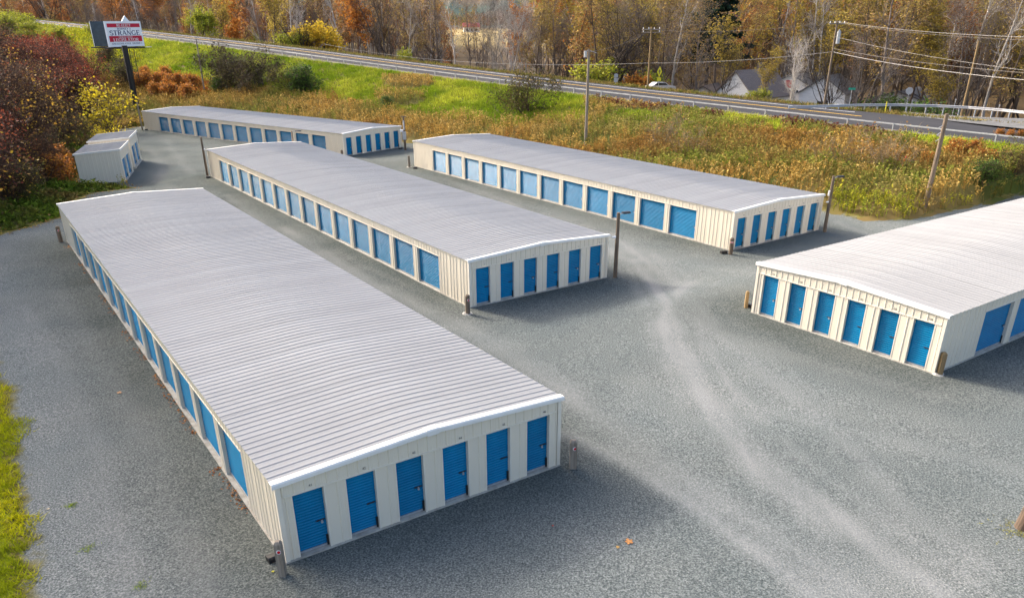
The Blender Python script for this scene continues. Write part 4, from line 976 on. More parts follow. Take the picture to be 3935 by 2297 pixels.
orange = inpoly(U+wob, V_, [(325,168),(420,175),(535,215),(540,240),(420,250),(330,225)])
sumac = (o_ > -5) & (U > 1470) & (nz2 > .45)
olive = (U > 1450) & ~gold & (nzz > .47) & (V_ < 430+.0*U)
olive |= (U > 2150) & (nzz > .4) & (sd_ < -3)
lime = inpoly(U+wob*.4, V_+wob*.2, [(-40,-30),(200,52),(345,85),(350,150),(330,200),(255,185),(190,110),(110,75),(-40,30)])
kind = np.where(lime, 6, np.where(green, 1, np.where(gold, 2, np.where(orange, 3, np.where(sumac & (rng.random(len(U)) < .5), 4, np.where(olive, 5, 0))))))
def pick(c, n, r): return palette(r, n, c, .16)
def emit(name, k, frac, maker, label, cat, m='weed'):
    s = np.where(kind == k)[0]; s = s[rng.random(len(s)) < frac]
    if len(s) == 0: return
    vv, ff, cc = maker(PP[s], len(s), nzz[s]); stuff(ob(name, np_mesh(name, vv, ff, cc, (MT[m],))), label, cat)
patchy = lambda p: .5+1.0*fbm(p[:, 0], p[:, 1], 3.2, 81)
def zoned(p, n, cols):
    a = np.clip(fbm(p[:, 0], p[:, 1], 9, 83)*1.9-.45, 0, .999); k = np.clip((a*len(cols)+rng.normal(0, 1.0, n)).astype(int), 0, len(cols)-1); return np.clip(np.array(cols)[k]*(1+rng.normal(0, .15, (n, 1))), .004, .8)
rd = lambda p: patchy(p)*(.35+.65*sst(-road_coord(p[:, 0], p[:, 1])[1], 1.5, 9))
emit('lime_weeds', 6, .5, lambda p, n, q_: weeds_mesh(rng, p, rng.uniform(.5, 1.2, n), pick([(.40,.40,.02),(.48,.45,.025),(.30,.34,.03)], n, rng), 2, 6, .22, 1), 'bright yellow-green weeds on the bank at the upper left', 'weeds')
emit('dry_weeds', 0, .7, lambda p, n, q_: weeds_mesh(rng, p, rng.uniform(.7, 1.5, n)*rd(p), zoned(p, n, [(.29,.155,.04),(.36,.21,.05),(.42,.27,.065),(.46,.32,.10),(.36,.24,.06),(.24,.19,.05),(.20,.20,.04)]), 3, 4, .15), 'tall golden brown dry weeds along the foot of the bank', 'weeds')
emit('green_grass', 1, .95, lambda p, n, q_: tufts_mesh(rng, p, rng.uniform(.30, .60, n), lerp((.17,.25,.012), (.40,.42,.04), sst(q_+.35*sst(project(p)[0], 950, 250), .3, .75))*(1+rng.normal(0, .12, (n, 1))), 6, .055, .22, .7), 'bright green long grass on the road bank', 'grass')
emit('goldenrod', 2, 1., lambda p, n, q_: weeds_mesh(rng, p, rng.uniform(.6, 1.05, n), pick([(.32,.32,.025),(.40,.37,.03),(.22,.25,.03),(.26,.22,.05)], n, rng), 3, 7, .12, 1), 'yellow-green goldenrod at the edge of the gravel by the lamp pole', 'weeds')
emit('orange_undergrowth', 3, .8, lambda p, n, q_: weeds_mesh(rng, p, rng.uniform(.6, 1.1, n), pick([(.34,.15,.03),(.28,.10,.03),(.40,.22,.05),(.22,.16,.03)], n, rng), 2, 5, .25, 1), 'orange undergrowth on the bank right of the billboard', 'weeds')
emit('sumac', 4, .8, lambda p, n, q_: weeds_mesh(rng, p, rng.uniform(.6, 1.2, n)*rd(p)*1.3, pick([(.10,.03,.025),(.14,.05,.03),(.16,.10,.05)], n, rng), 2, 4, .2), 'dark red seed heads along the guide rail', 'weeds')
emit('olive_weeds', 5, .8, lambda p, n, q_: weeds_mesh(rng, p, rng.uniform(.7, 1.35, n)*rd(p), zoned(p, n, [(.30,.18,.05),(.30,.22,.06),(.26,.24,.05),(.19,.22,.03),(.24,.25,.045),(.33,.27,.08)]), 3, 4, .16, 1), 'olive green and tan weeds on the right part of the bank', 'weeds')
# verge beyond the road
n = 9000; iv = rng.uniform(-50, 20, n); ov = rng.uniform(14.4, 19, n); vx, vy, vt_ = rail_xy(iv); vx = vx-np.sin(vt_)*ov; vy = vy+np.cos(vt_)*ov
pv_ = np.stack([vx, vy, HT(vx, vy)], -1); vv, ff, cc = tufts_mesh(rng, pv_, rng.uniform(.2, .6, n), palette(rng, n, [(.22,.19,.05),(.14,.15,.03),(.26,.18,.06)]), 5, .05, .25, .6)
stuff(ob('verge_grass', np_mesh('verge_grass', vv, ff, cc, (MT['weed'],))), 'dry grass along the far side of the road', 'grass')
# lower growth under the left thicket and along the gravel edge
n = 26000; x = rng.uniform(-80, -30, n); y = rng.uniform(46, 128, n); sd_ = poly_sd(x, y); k_ = (sd_ < -.5) & (sd_ > -16); x, y, sd_ = x[k_], y[k_], sd_[k_]
p_ = np.stack([x, y, HT(x, y)], -1); q_ = fbm(x, y, 6, 91); n = len(x); cc0 = lerp((.10,.15,.015), (.16,.12,.035), sst(q_, .35, .65)); cc0 = cc0*(1+rng.normal(0, .2, (n, 1)))
vv, ff, cc = weeds_mesh(rng, p_, rng.uniform(.3, 1.0, n)*sst(-sd_, .2, 3), np.clip(cc0, .01, 1), 2, 5, .24, 1)
stuff(ob('undergrowth', np_mesh('undergrowth', vv, ff, cc, (MT['weed'],))), 'green and brown undergrowth below the left thicket', 'weeds')
# lawn at the lower left edge
n = 90000; x = rng.uniform(-34, -8, n); y = rng.uniform(6, 46, n); sd_ = poly_sd(x, y)+(fbm(x, y, 1.6, 95)-.5)*1.7; u, v, dz = project(np.stack([x, y, 0*x], -1)); k_ = (sd_ < -.15) & (u > -160); x, y, sd_ = x[k_], y[k_], sd_[k_]; n = len(x)
p_ = np.stack([x, y, np.maximum(HT(x, y), z_lot(x, y))+.03], -1); q_ = fbm(x, y, 2.2, 93); cc0 = lerp((.30,.34,.008), (.55,.52,.012), sst(q_, .25, .65)); dry = sst(sd_, -.35, -.1)[:, None]; cc0 = cc0*(1-dry*.4)+np.array([.24,.16,.05])*dry*.4
vv, ff, cc = tufts_mesh(rng, p_, rng.uniform(.07, .2, n), cc0, 6, .016, .09, .8)
stuff(ob('lawn_grass', np_mesh('lawn_grass', vv, ff, cc, (MT['weed'],))), 'bright yellow-green lawn at the lower left edge', 'grass')
def small_tuft(x, y, r, n, label, c=[(.22,.32,.03),(.32,.38,.04)]):
    p_ = np.stack([rng.normal(x, r, n), rng.normal(y, r, n), np.full(n, lz(x, y))], -1); vv, ff, cc = tufts_mesh(rng, p_, rng.uniform(.02, .07, n), palette(rng, n, c), 4, .008, .03, .7)
    stuff(ob('grass_tuft', np_mesh('grass_tuft', vv, ff, cc, (MT['weed'],))), label, 'grass')
for a, b_, r_, n_, lb in [(545, 2260, .09, 60, 'small green weed tuft in the gravel near the bottom edge'), (345, 2110, .12, 30, 'faint green weed tuft in the gravel at the lower left'), (276, 1950, .08, 40, 'tiny green weed in the gravel left of the nearest building')]:
    q_ = gz(a, b_, .1); small_tuft(q_[0], q_[1], r_, n_, lb)
small_tuft(14.4, 18.2, .35, 240, 'ring of yellow-green grass around the leaning post', [(.30,.28,.03),(.22,.2,.04)])
# fallen leaves
def leaf_litter(name, pts, size, cols, label):
    n = len(pts); a = rng.uniform(0, 6.28, n); e = np.stack([np.cos(a), np.sin(a), rng.normal(0, .25, n)], -1); f_ = np.stack([-np.sin(a), np.cos(a), rng.normal(0, .25, n)], -1); s = (size*rng.uniform(.6, 1.3, n))[:, None]
    v = np.stack([pts-e*s*.5, pts+f_*s*.4, pts+e*s*.5, pts-f_*s*.4], 1).reshape(-1, 3); stuff(ob(name, np_mesh(name, v, np.arange(4*n).reshape(-1, 4), np.repeat(palette(rng, n, cols), 4, 0), (MT['leaf'],))), label, 'leaves')
bx, by, yaw, bz, BL = BLD['A'][:5]; n = 700; s_ = rng.uniform(1, BL, n); s_ = s_[vn(s_, s_*0, 1.3, 97) > .42]; n = len(s_); dd = -.07-np.abs(rng.normal(0, .13, n))
lp = np.stack([bx+dd*math.cos(yaw)-s_*math.sin(yaw), by+dd*math.sin(yaw)+s_*math.cos(yaw), np.full(n, bz+.085)+rng.uniform(0, .02, n)], -1)
leaf_litter('leaf_litter', lp, .095, [(.30,.11,.025),(.22,.08,.03),(.38,.17,.05)], 'orange brown leaves blown against the left wall of the nearest building')
n = 16000; x = rng.uniform(-60, -30, n); y = rng.uniform(46, 124, n); sd_ = poly_sd(x, y); k_ = (np.abs(sd_+.6) < 1.3); x, y = x[k_], y[k_]; lp = np.stack([x, y, np.maximum(HT(x, y), z_lot(x, y)+.05)+.03], -1)
leaf_litter('leaf_litter', lp, .17, [(.42,.25,.04),(.36,.18,.04),(.50,.34,.05),(.25,.12,.04)], 'yellow and brown fallen leaves along the left edge of the gravel')
def fallen(u, v, s, c, label):
    p = gz(u, v, .12); zz = lz(p[0], p[1])+.015; mb = MB(); n = 15; vs = [(0, 0, .01)]
    for k in range(n): r_ = s*(.5 if k % 3 else .28)*rng.uniform(.8, 1.2); t_ = 2*math.pi*k/n; vs.append((r_*math.cos(t_), r_*math.sin(t_), rng.uniform(0, .025)))
    mb.add(vs, [(0, 1+k, 1+(k+1) % n) for k in range(n)]); tag(mb.build('fallen_leaf', mat('fallen_leaf', c, tuple(a*.6 for a in c), 12, .8), None, (p[0], p[1], zz)), label, 'leaf', 'single fallen leaves on the gravel')
fallen(2417, 2088, .25, (.50,.22,.06), 'large orange maple leaf on the gravel before the nearest building')
fallen(2373, 2109, .12, (.50,.30,.08), 'small tan leaf beside the large orange one')
fallen(461, 1514, .22, (.50,.28,.13), 'tan leaf lying on the lane left of the nearest building')
fallen(188, 1962, .10, (.55,.45,.28), 'pale leaf on the lane near the lawn')
fallen(2124, 2027, .07, (.35,.05,.03), 'tiny red leaf in the shade before the nearest building')
fallen(1050, 2203, .09, (.45,.42,.03), 'tiny yellow leaf left of the front guard post')
# ------------------------------------------------------------------ guide rail, guardrail, poles, wires, signs
gr = thing('guide_rail', 'long steel guide rail on posts along the near side of the road', 'guide rail')
post_me = MB().box(-.045, .045, -.04, .04, -.5, .74).mesh('post', MT['railst'])
for k in range(-44, 34):
    p = rw((k-.0, 0, 0)); ob('post', post_me, gr, p, float(rail_xy(k)[2]))
for a in range(-44, 32, 4):
    mb = MB()
    for q_ in range(4):
        A_, B_ = rw((a+q_, .09, .66)), rw((a+q_+1, .09, .66)); t_ = B_-A_; n_ = Vector((-t_[1], t_[0], 0)).normalized()
        mb.prism([(-.05, -.06), (.05, -.06), (.05, .06), (-.05, .06)], A_, B_, n_, (0, 0, 1))
    mb.build('rail_beam', MT['railst'], gr)
# curved W-beam guardrail behind the side road
zs2 = zs
cpx = [(3030,413),(3150,409),(3300,405),(3450,404),(3600,408),(3720,414),(3850,424),(3990,438)]
cp = [gz(a, b_, zs2+.70) for a, b_ in cpx]
wr = thing('guardrail', 'curved corrugated steel guardrail behind the side road', 'guardrail')
for A_, B_ in zip(cp[:-1], cp[1:]):
    t_ = B_-A_; n_ = Vector((-t_[1], t_[0], 0)).normalized()
    MB().prism([(0, -.16), (-.06, -.12), (-.06, -.06), (0, 0), (-.06, .06), (-.06, .12), (0, .16), (.01, .16), (.01, -.16)], A_, B_, n_, (0, 0, 1)).build('rail_beam', MT['railst'], wr)
    m_ = max(1, round(float(np.linalg.norm(t_))/1.9))
    for k in range(m_):
        q_ = A_+t_*(k+.5)/m_; MB().box(-.06, .06, -.05, .05, -1.3, .12).build('post', MT['galv'], wr, q_+np.array([0, .1, 0]))
# utility poles beyond the road
def crossarm(t, h, ang, L_=2.4, n=4, z0=.35):
    d = Vector((math.cos(ang), math.sin(ang), 0)); e = Vector((-d.y, d.x, 0)); arm = MB().prism([(-.06, -.07), (.06, -.07), (.06, .07), (-.06, .07)], d*(-L_/2)+Vector((0, 0, h-z0)), d*(L_/2)+Vector((0, 0, h-z0)), e, (0, 0, 1)).build('crossarm', MT['woodg'], t)
    for k in range(n):
        p = d*(-L_/2+L_*(k+.2)/(n-.6))+Vector((0, 0, h-z0+.07)); MB().tube(p, p+Vector((0, 0, .22)), .06, .05, 8).build('insulator', MT['white'], arm)
def pole_beyond(u, o, vtop, m, label, r=.17, lean=(0, 0)):
    x, y = behind(u, o); return (*pole(x, y, vtop, r, r*.7, m, label, lean=lean), np.array([x, y, ground(x, y)]))
pA = pole_beyond(2498, 17.5, 104, MT['woody'], 'yellowish utility pole with crossarm beyond the road'); crossarm(pA[0], pA[1], .5, 3.4); crossarm(pA[0], pA[1], -.5, 3.0, 3, .75)
pB = pole_beyond(3200, 17.2, 80, MT['wood'], 'brown utility pole with grey transformer beyond the road', lean=(.0, 0)); crossarm(pB[0], pB[1], .4, 2.6)
tB, hB = pB[0], pB[1]; MB().tube((.34, -.2, hB-2.6), (.34, -.2, hB-1.2), .24, .24, 14).tube((.34, -.2, hB-1.2), (.34, -.2, hB-1.0), .14, .05, 8).build('transformer', MT['galv'], tB)
pC = pole_beyond(3752, 26, 157, MT['woody'], 'tan utility pole behind the curved guardrail')
pD = pole_beyond(1058, 24, 112, MT['woodg'], 'grey utility pole beyond the road left of the yellow tree', .13); crossarm(pD[0], pD[1], .6, 1.8, 3)
# far power line frame
xh, yh = behind(1440, 120); th = thing('power_pylon', 'dark two-legged power line frame above the trees near the top edge', 'pylon', (xh, yh, ground(xh, yh))); hh_ = pole_h(xh, yh, ground(xh, yh), -20)
zb_ = pole_h(xh, yh, ground(xh, yh), 17)
for sx in (-2.4, 2.4): MB().tube((sx, 0, -.5), (sx, 0, hh_), .2, .15, 8).build('leg', MT['wood'], th)
MB().box(-6, 6, -.14, .14, zb_-.15, zb_+.15).build('crossarm', MT['wood'], th)
def wire(a, b_, sag, r, label, m='wire', n=14, nm='power_line'):
    a = np.array(a, float); b_ = np.array(b_, float); pts = []
    for k in range(n+1):
        t_ = k/n; p = a*(1-t_)+b_*t_; p[2] -= sag*4*t_*(1-t_); pts.append(Vector(p))
    tag(MB().path(pts, r, 5).build(nm, MT[m]), label, 'wire', 'overhead wires')
def top(pp, frac=None, px=None):
    t, h, ov, p = pp; z_ = h if frac is None else h*frac
    if px is not None: z_ = pole_h(p[0], p[1], p[2], px)
    return np.array([p[0]+ov.x*z_/h, p[1]+ov.y*z_/h, p[2]+z_])
far_r = at_y(4300, 335, 62.); far_r2 = at_y(4250, 150, 62.)
wire(top(pA, px=243), top(pB, px=200), .35, .022, 'thick pale cable between the two utility poles beyond the road')
wire(top(pB, px=200), far_r, .5, .024, 'thick pale cable running right from the transformer pole')
wire(top(pB, px=188), far_r+np.array([0, 0, .5]), .4, .018, 'thin wire just above the thick cable at the right', 'wired')
wire(top(pB, px=84), far_r2, .4, .014, 'upper pale wire running right from the transformer pole')
wire(top(pB, px=90)+np.array([.5, .5, 0]), far_r2+np.array([.5, .5, -.25]), .4, .012, 'second upper wire running right from the transformer pole', 'wired')
wire(top(pB, px=142), far_r2+np.array([0, 0, -2.6]), .4, .011, 'middle wire running right below the transformer')
wire(top(pA, px=115), top(pB, px=84), .6, .015, 'thin high wire between the utility poles', 'wired')
xq, yq = behind(1250, 18); wire(top(pA, px=243), (xq, yq, top(pA, px=243)[2]+1.5), 1.6, .022, 'pale cable running left past the tall grey pole')
wire(top(p_mid, px=200), top(pA, px=112), .5, .012, 'thin wire from the grey pole across the road', 'wired')
wire(top(p_left, px=155), at_y(1500, 262, 128.), .5, .016, 'thin wire sloping right from the thin pale pole over the bank')
# signs
def sign(u, o, vt, label, face, cat='sign', hp=None):
    x, y = behind(u, o); z_ = ground(x, y); h = pole_h(x, y, z_, vt); yw = math.atan2(y, x)-math.pi/2
    t = thing('road_sign', label, cat, (x, y, z_), yw); MB().tube((0, .04, -.4), (0, .04, h-.05), .035, n=6).build('post', MT['galv'], t); face(t, h); return t
MT['signy'] = mat('yellow_sign', (.75,.62,.02), None, rough=.4); MT['signg'] = mat('green_sign', (.02,.30,.20), None, rough=.4); MT['signb'] = mat('sign_back_aluminium', (.45,.45,.46), (.38,.38,.39), 3, .45, .3)
def poly(pts, y0, y1): return MB().prism(pts, (0, y0, 0), (0, y1, 0), (1, 0, 0), (0, 0, 1))
def f_yellow(t, h):
    c = h-.75; p_ = poly([(-.38, c), (0, c-.75), (.38, c), (0, c+.75)], 0, .02).build('sign_plate', MT['signy'], t)
    poly([(-.05, c-.3), (.05, c-.3), (.05, c+.3), (-.05, c+.3)], -.012, -.004).build('symbol', MT['num'], p_); poly([(-.17, c+.02), (.17, c+.02), (.17, c+.12), (-.17, c+.12)], -.018, -.0125).build('symbol', MT['num'], p_)
    poly([(-.3, c-1.25), (.3, c-1.25), (.3, c-.8), (-.3, c-.8)], 0, .02).build('sign_plate', MT['signy'], t)
sign(2540, 16.2, 255, 'yellow diamond warning sign beyond the road', f_yellow)
sign(3299, 16.0, 338, 'small green street name sign on a thin post', lambda t, h: poly([(-.4, h-.25), (.4, h-.25), (.4, h), (-.4, h)], 0, .02).build('sign_plate', MT['signg'], t))
def f_oct(t, h):
    c = h-.42; p_ = poly([(.42*math.cos(a), c+.42*math.sin(a)) for a in [math.pi/8+k*math.pi/4 for k in range(8)]], 0, .02).build('sign_plate', MT['signb'], t)
    poly([(-.2, c-.2), (.2, c-.2), (.2, c-.16), (-.2, c-.16)], -.02, -.002).build('brace', MT['galv'], p_)
    poly([(-.2, c+.16), (.2, c+.16), (.2, c+.2), (-.2, c+.2)], -.02, -.002).build('brace', MT['galv'], p_)
sign(3525, 16.6, 335, 'octagonal sign seen from its grey back by the side road', f_oct)
def f_route(t, h):
    poly([(-.3, h-.6), (.3, h-.6), (.3, h-.1), (0, h), (-.3, h-.1)], 0, .02).build('sign_plate', MT['signb'], t); poly([(-.3, h-1.25), (.3, h-1.25), (.3, h-.68), (-.3, h-.68)], 0, .02).build('sign_plate', MT['signb'], t)
sign(2372, 16.0, 283, 'two grey route marker plates on a post beyond the road', f_route)
for u, vt, lb in ((3545, 384, 'first thin delineator post behind the curved guardrail'), (3715, 381, 'second thin delineator post behind the curved guardrail'), (3893, 403, 'third thin delineator post behind the curved guardrail')):
    sign(u, 24, vt, lb, lambda t, h: poly([(-.07, h-.12), (.07, h-.12), (.07, h), (-.07, h)], 0, .015).build('reflector', MT['white'], t), 'marker post')
MT['oran'] = mat('orange_marker_paint', (.65,.07,.015), None, rough=.5)
p = hit(3462, 667); t = thing('marker_post', 'thin bright orange marker post in the weeds left of the leaning pole', 'marker post', p); MB().tube((0, 0, -.2), (.12, 0, 1.35), .06, .06, 8).build('post_shaft', MT['oran'], t); MB().tube((.12, 0, 1.35), (.125, 0, 1.42), .06, .02, 8).build('cap', MT['oran'], t)
MT['ylw'] = mat('yellow_marker_paint', (.72,.6,.03), None, rough=.5)
for u, vt, lb in ((3446, 393, 'yellow marker stake at the roadside near the curved guardrail'), (3217, 403, 'short yellow stake beside the transformer pole')):
    x, y = behind(u, 15.8); z_ = ground(x, y); h = pole_h(x, y, z_, vt); t = thing('marker_post', lb, 'marker post', (x, y, z_)); MB().box(-.06, .06, -.03, .03, -.2, h).build('post_shaft', MT['ylw'], t); MB().prism([(-.06, 0), (.06, 0), (0, .07)], (0, -.03, h), (0, .03, h), (1, 0, 0), (0, 0, 1)).build('cap', MT['ylw'], t)

# ------------------------------------------------------------------ houses beyond the road
MT['siding'] = mat('white_siding', (.80,.78,.74), (.66,.64,.60), 2, .7, stretch=(.4,.4,5)); MT['shing'] = mat('brown_shingles', (.24,.19,.16), (.17,.135,.115), 5, .9, bump=.4); MT['glass'] = mat('window_glass', (.03,.035,.04), None, rough=.08); MT['greyroof'] = mat('grey_roof', (.17,.165,.16), (.12,.12,.12), 3, .7); MT['signred'] = mat('red_sign', (.50,.02,.025), None, rough=.4)
def house(u, o, px_w, eave, ridge, depth, yaw, label, wall, roofm, wins=(), chim=False, z=None, lift=0.):
    """gable end towards the camera, gable width from its pixel width"""
    x, y = behind(u, o); z_ = ground(x, y) if z is None else z; d = math.hypot(x, y-0); wd = px_w/FPX*d
    z_ += lift; t = thing('house', label, 'house', (x, y, z_), yaw); h2 = wd/2
    MB().add([(-h2,0,-3),(h2,0,-3),(h2,0,eave),(0,0,ridge),(-h2,0,eave),(-h2,depth,-3),(h2,depth,-3),(h2,depth,eave),(0,depth,ridge),(-h2,depth,eave)], [(0,1,2,3,4),(6,5,9,8,7),(1,6,7,2),(5,0,4,9)]).build('wall', wall, t)
    rt = MB()
    for s_ in (-1, 1):
        e = Vector((s_*(h2+.35), -.4, eave-.35*(ridge-eave)/h2+.06)); r_ = Vector((0, -.4, ridge+.06)); f_ = Vector((0, depth+.8, 0)); k = Vector((0, 0, .16)); rt.add([e, r_, r_+f_, e+f_, e+k, r_+k, r_+f_+k, e+f_+k], [(0,1,2,3),(4,5,6,7),(0,1,5,4),(1,2,6,5),(2,3,7,6),(3,0,4,7)])
    rf = rt.build('roof', roofm, t)
    if chim: MB().box(-.35, .35, depth*.6, depth*.6+.7, ridge-.5, ridge+1.1).build('chimney', MT['shoulder'], rf)
    for face, a, zc, w_, h_ in wins:
        if face == 'F': g_ = MB().box(a-w_/2, a+w_/2, -.03, .0, zc-h_/2, zc+h_/2); fr = MB(); X0, X1 = a-w_/2, a+w_/2; [fr.box(*b4) for b4 in ((X0-.08, X0, -.07, 0, zc-h_/2, zc+h_/2), (X1, X1+.08, -.07, 0, zc-h_/2, zc+h_/2), (X0-.08, X1+.08, -.07, 0, zc+h_/2, zc+h_/2+.1), (X0-.1, X1+.1, -.1, 0, zc-h_/2-.1, zc-h_/2))]
        else: g_ = MB().box(h2, h2+.03, a-w_/2, a+w_/2, zc-h_/2, zc+h_/2); fr = MB(); Y0, Y1 = a-w_/2, a+w_/2; [fr.box(*b4) for b4 in ((h2, h2+.07, Y0-.08, Y0, zc-h_/2, zc+h_/2), (h2, h2+.07, Y1, Y1+.08, zc-h_/2, zc+h_/2), (h2, h2+.07, Y0-.08, Y1+.08, zc+h_/2, zc+h_/2+.1), (h2, h2+.1, Y0-.1, Y1+.1, zc-h_/2-.1, zc-h_/2))]
        wn = fr.build('window', MT['trim'], t); g_.build('pane', MT['glass'], wn)
    return t, wd
hs, wd = house(2838, 33, 165, 3.9, 7.6, 10.5, -.85, 'white gabled house with brown shingle roof beyond the road', MT['siding'], MT['shing'], [('F', 1.7, 2.6, .9, 1.3), ('F', -1.0, 2.5, .9, 1.3), ('S', 2., 2.6, .9, 1.5), ('S', 4.6, 2.6, .9, 1.5), ('S', 7.6, 2.6, .9, 1.5)], True, lift=.7)
t, _ = house(2715, 40, 80, 3.0, 4.0, 9, -.5, 'low white building with rounded roof left of the white house', MT['siding'], MT['shing'], [('F', 0, 1.8, .8, .9)], lift=1.2)
t, _ = house(3055, 50, 170, 4.2, 6.0, 10, -.8, 'white building with a red sign behind the white house', MT['siding'], MT['greyroof'], [('F', .9+k*.55, 3.4, .35, .55) for k in range(-3, 2)], lift=1.2)
MB().box(-.9, .35, -.12, -.04, 4.0, 5.2).build('red_sign', MT['signred'], t)
t, _ = house(3185, 44, 150, 4.0, 6.4, 9, -.6, 'grey-white barn among the trees right of the white house', MT['siding'], MT['greyroof'], [('F', 0, 2, 1.2, 1.6)], lift=1.)
t, _ = house(3480, 60, 190, 3.2, 4.6, 12, -.7, 'long low white building among the trees behind the octagonal sign', MT['siding'], MT['greyroof'], [('F', -2, 1.7, 1, 1), ('F', 2, 1.7, 1, 1)])
t, _ = house(2240, 38, 90, 1.9, 2.6, 3, .2, 'small white shed roof beyond the road behind the tall grey pole', MT['siding'], MT['greyroof'], [('F', 0, 1., .6, .6)])
# distant farmhouse with a red roof
def far_house():
    d = ray(1812, 108.); k = 760/d[1]; x, y = d[0]*k, d[1]*k; z_ = ground(x, y); t = thing('farmhouse', 'tiny distant farmhouse with a red roof across the tan field', 'house', (x, y, z_), .1)
    MB().box(-7, 7, 0, 9, -2, 4).build('wall', MT['siding'], t); MB().prism([(-.8, 4), (9.8, 4), (4.5, 7.5)], (-7.5, 0, 0), (7.5, 0, 0), (0, 1, 0), (0, 0, 1)).build('roof', mat('red_metal_roof', (.35,.05,.05), None, rough=.5), t)
    for xx in (-4, 0, 4): MB().box(xx-.7, xx+.7, -.06, -.01, 1, 2.8).build('window', MT['glass'], t)
far_house()
# vehicles beyond the road
def car(u, o, yaw, paint, label, zoff=0., kind='car'):
    x, y = behind(u, o); t = thing('parked_'+kind, label, kind, (x, y, ground(x, y)+zoff), yaw); pm = mat('car_paint', paint, None, rough=.25, coat=.6)
    if kind == 'car':
        MB().prism([(-2.2,.35),(2.2,.35),(2.25,.75),(1.9,.92),(1.0,1.0),(.45,1.42),(-1.0,1.46),(-1.7,1.02),(-2.2,.95),(-2.25,.6)], (0,-.85,0), (0,.85,0), (1,0,0), (0,0,1)).build('body', pm, t)
        for s_ in (-1, 1): MB().prism([(.85,1.0),(.40,1.36),(-.95,1.40),(-1.5,1.04)], (0,s_*.853,0), (0,s_*.862,0), (1,0,0), (0,0,1)).build('side_window', MT['glass'], t)
        MB().add([(1.02,-.72,1.02),(1.02,.72,1.02),(.47,.7,1.43),(.47,-.7,1.43)], [(0,1,2,3)]).build('windshield', MT['glass'], t)
        for hx in (-.6, .6): MB().box(2.23, 2.27, hx-.16, hx+.16, .62, .76).build('headlight', MT['lens'], t)
        wx = (-1.35, 1.35)
    else:
        MB().prism([(-4,.5),(4,.5),(4,2.9),(3.7,3.2),(-3.7,3.2),(-4,2.9)], (0,-1.2,0), (0,1.2,0), (1,0,0), (0,0,1)).build('body', pm, t)
        for hx in (-2.4, 0, 2.4): MB().box(hx-.5, hx+.5, -1.23, -1.2, 1.6, 2.3).build('side_window', MT['glass'], t)
        wx = (-.7, .7)
    for a in wx:
        for s_ in (-.8, .8):
            w_ = MB().tube((a, s_-.1, .33), (a, s_+.1, .33), .33, n=16).build('wheel', MT['black'], t); MB().tube((a, s_-.11 if s_ < 0 else s_+.1, .33), (a, s_-.1 if s_ < 0 else s_+.11, .33), .2, n=12).build('rim', MT['galv'], w_)
car(2548, 21, .3, (.5,.5,.52), 'silver car parked beyond the road by the yellow warning sign', .9)
car(3284, 22, .2, (.7,.7,.7), 'white car parked behind the green street sign', .5)
car(1040, 24, -.5, (.7,.7,.68), 'white trailer parked beyond the road at the grey utility pole', 1., 'trailer')
car(2630, 22, .2, (.55,.33,.02), 'yellow car parked beyond the road left of the white house', .5)

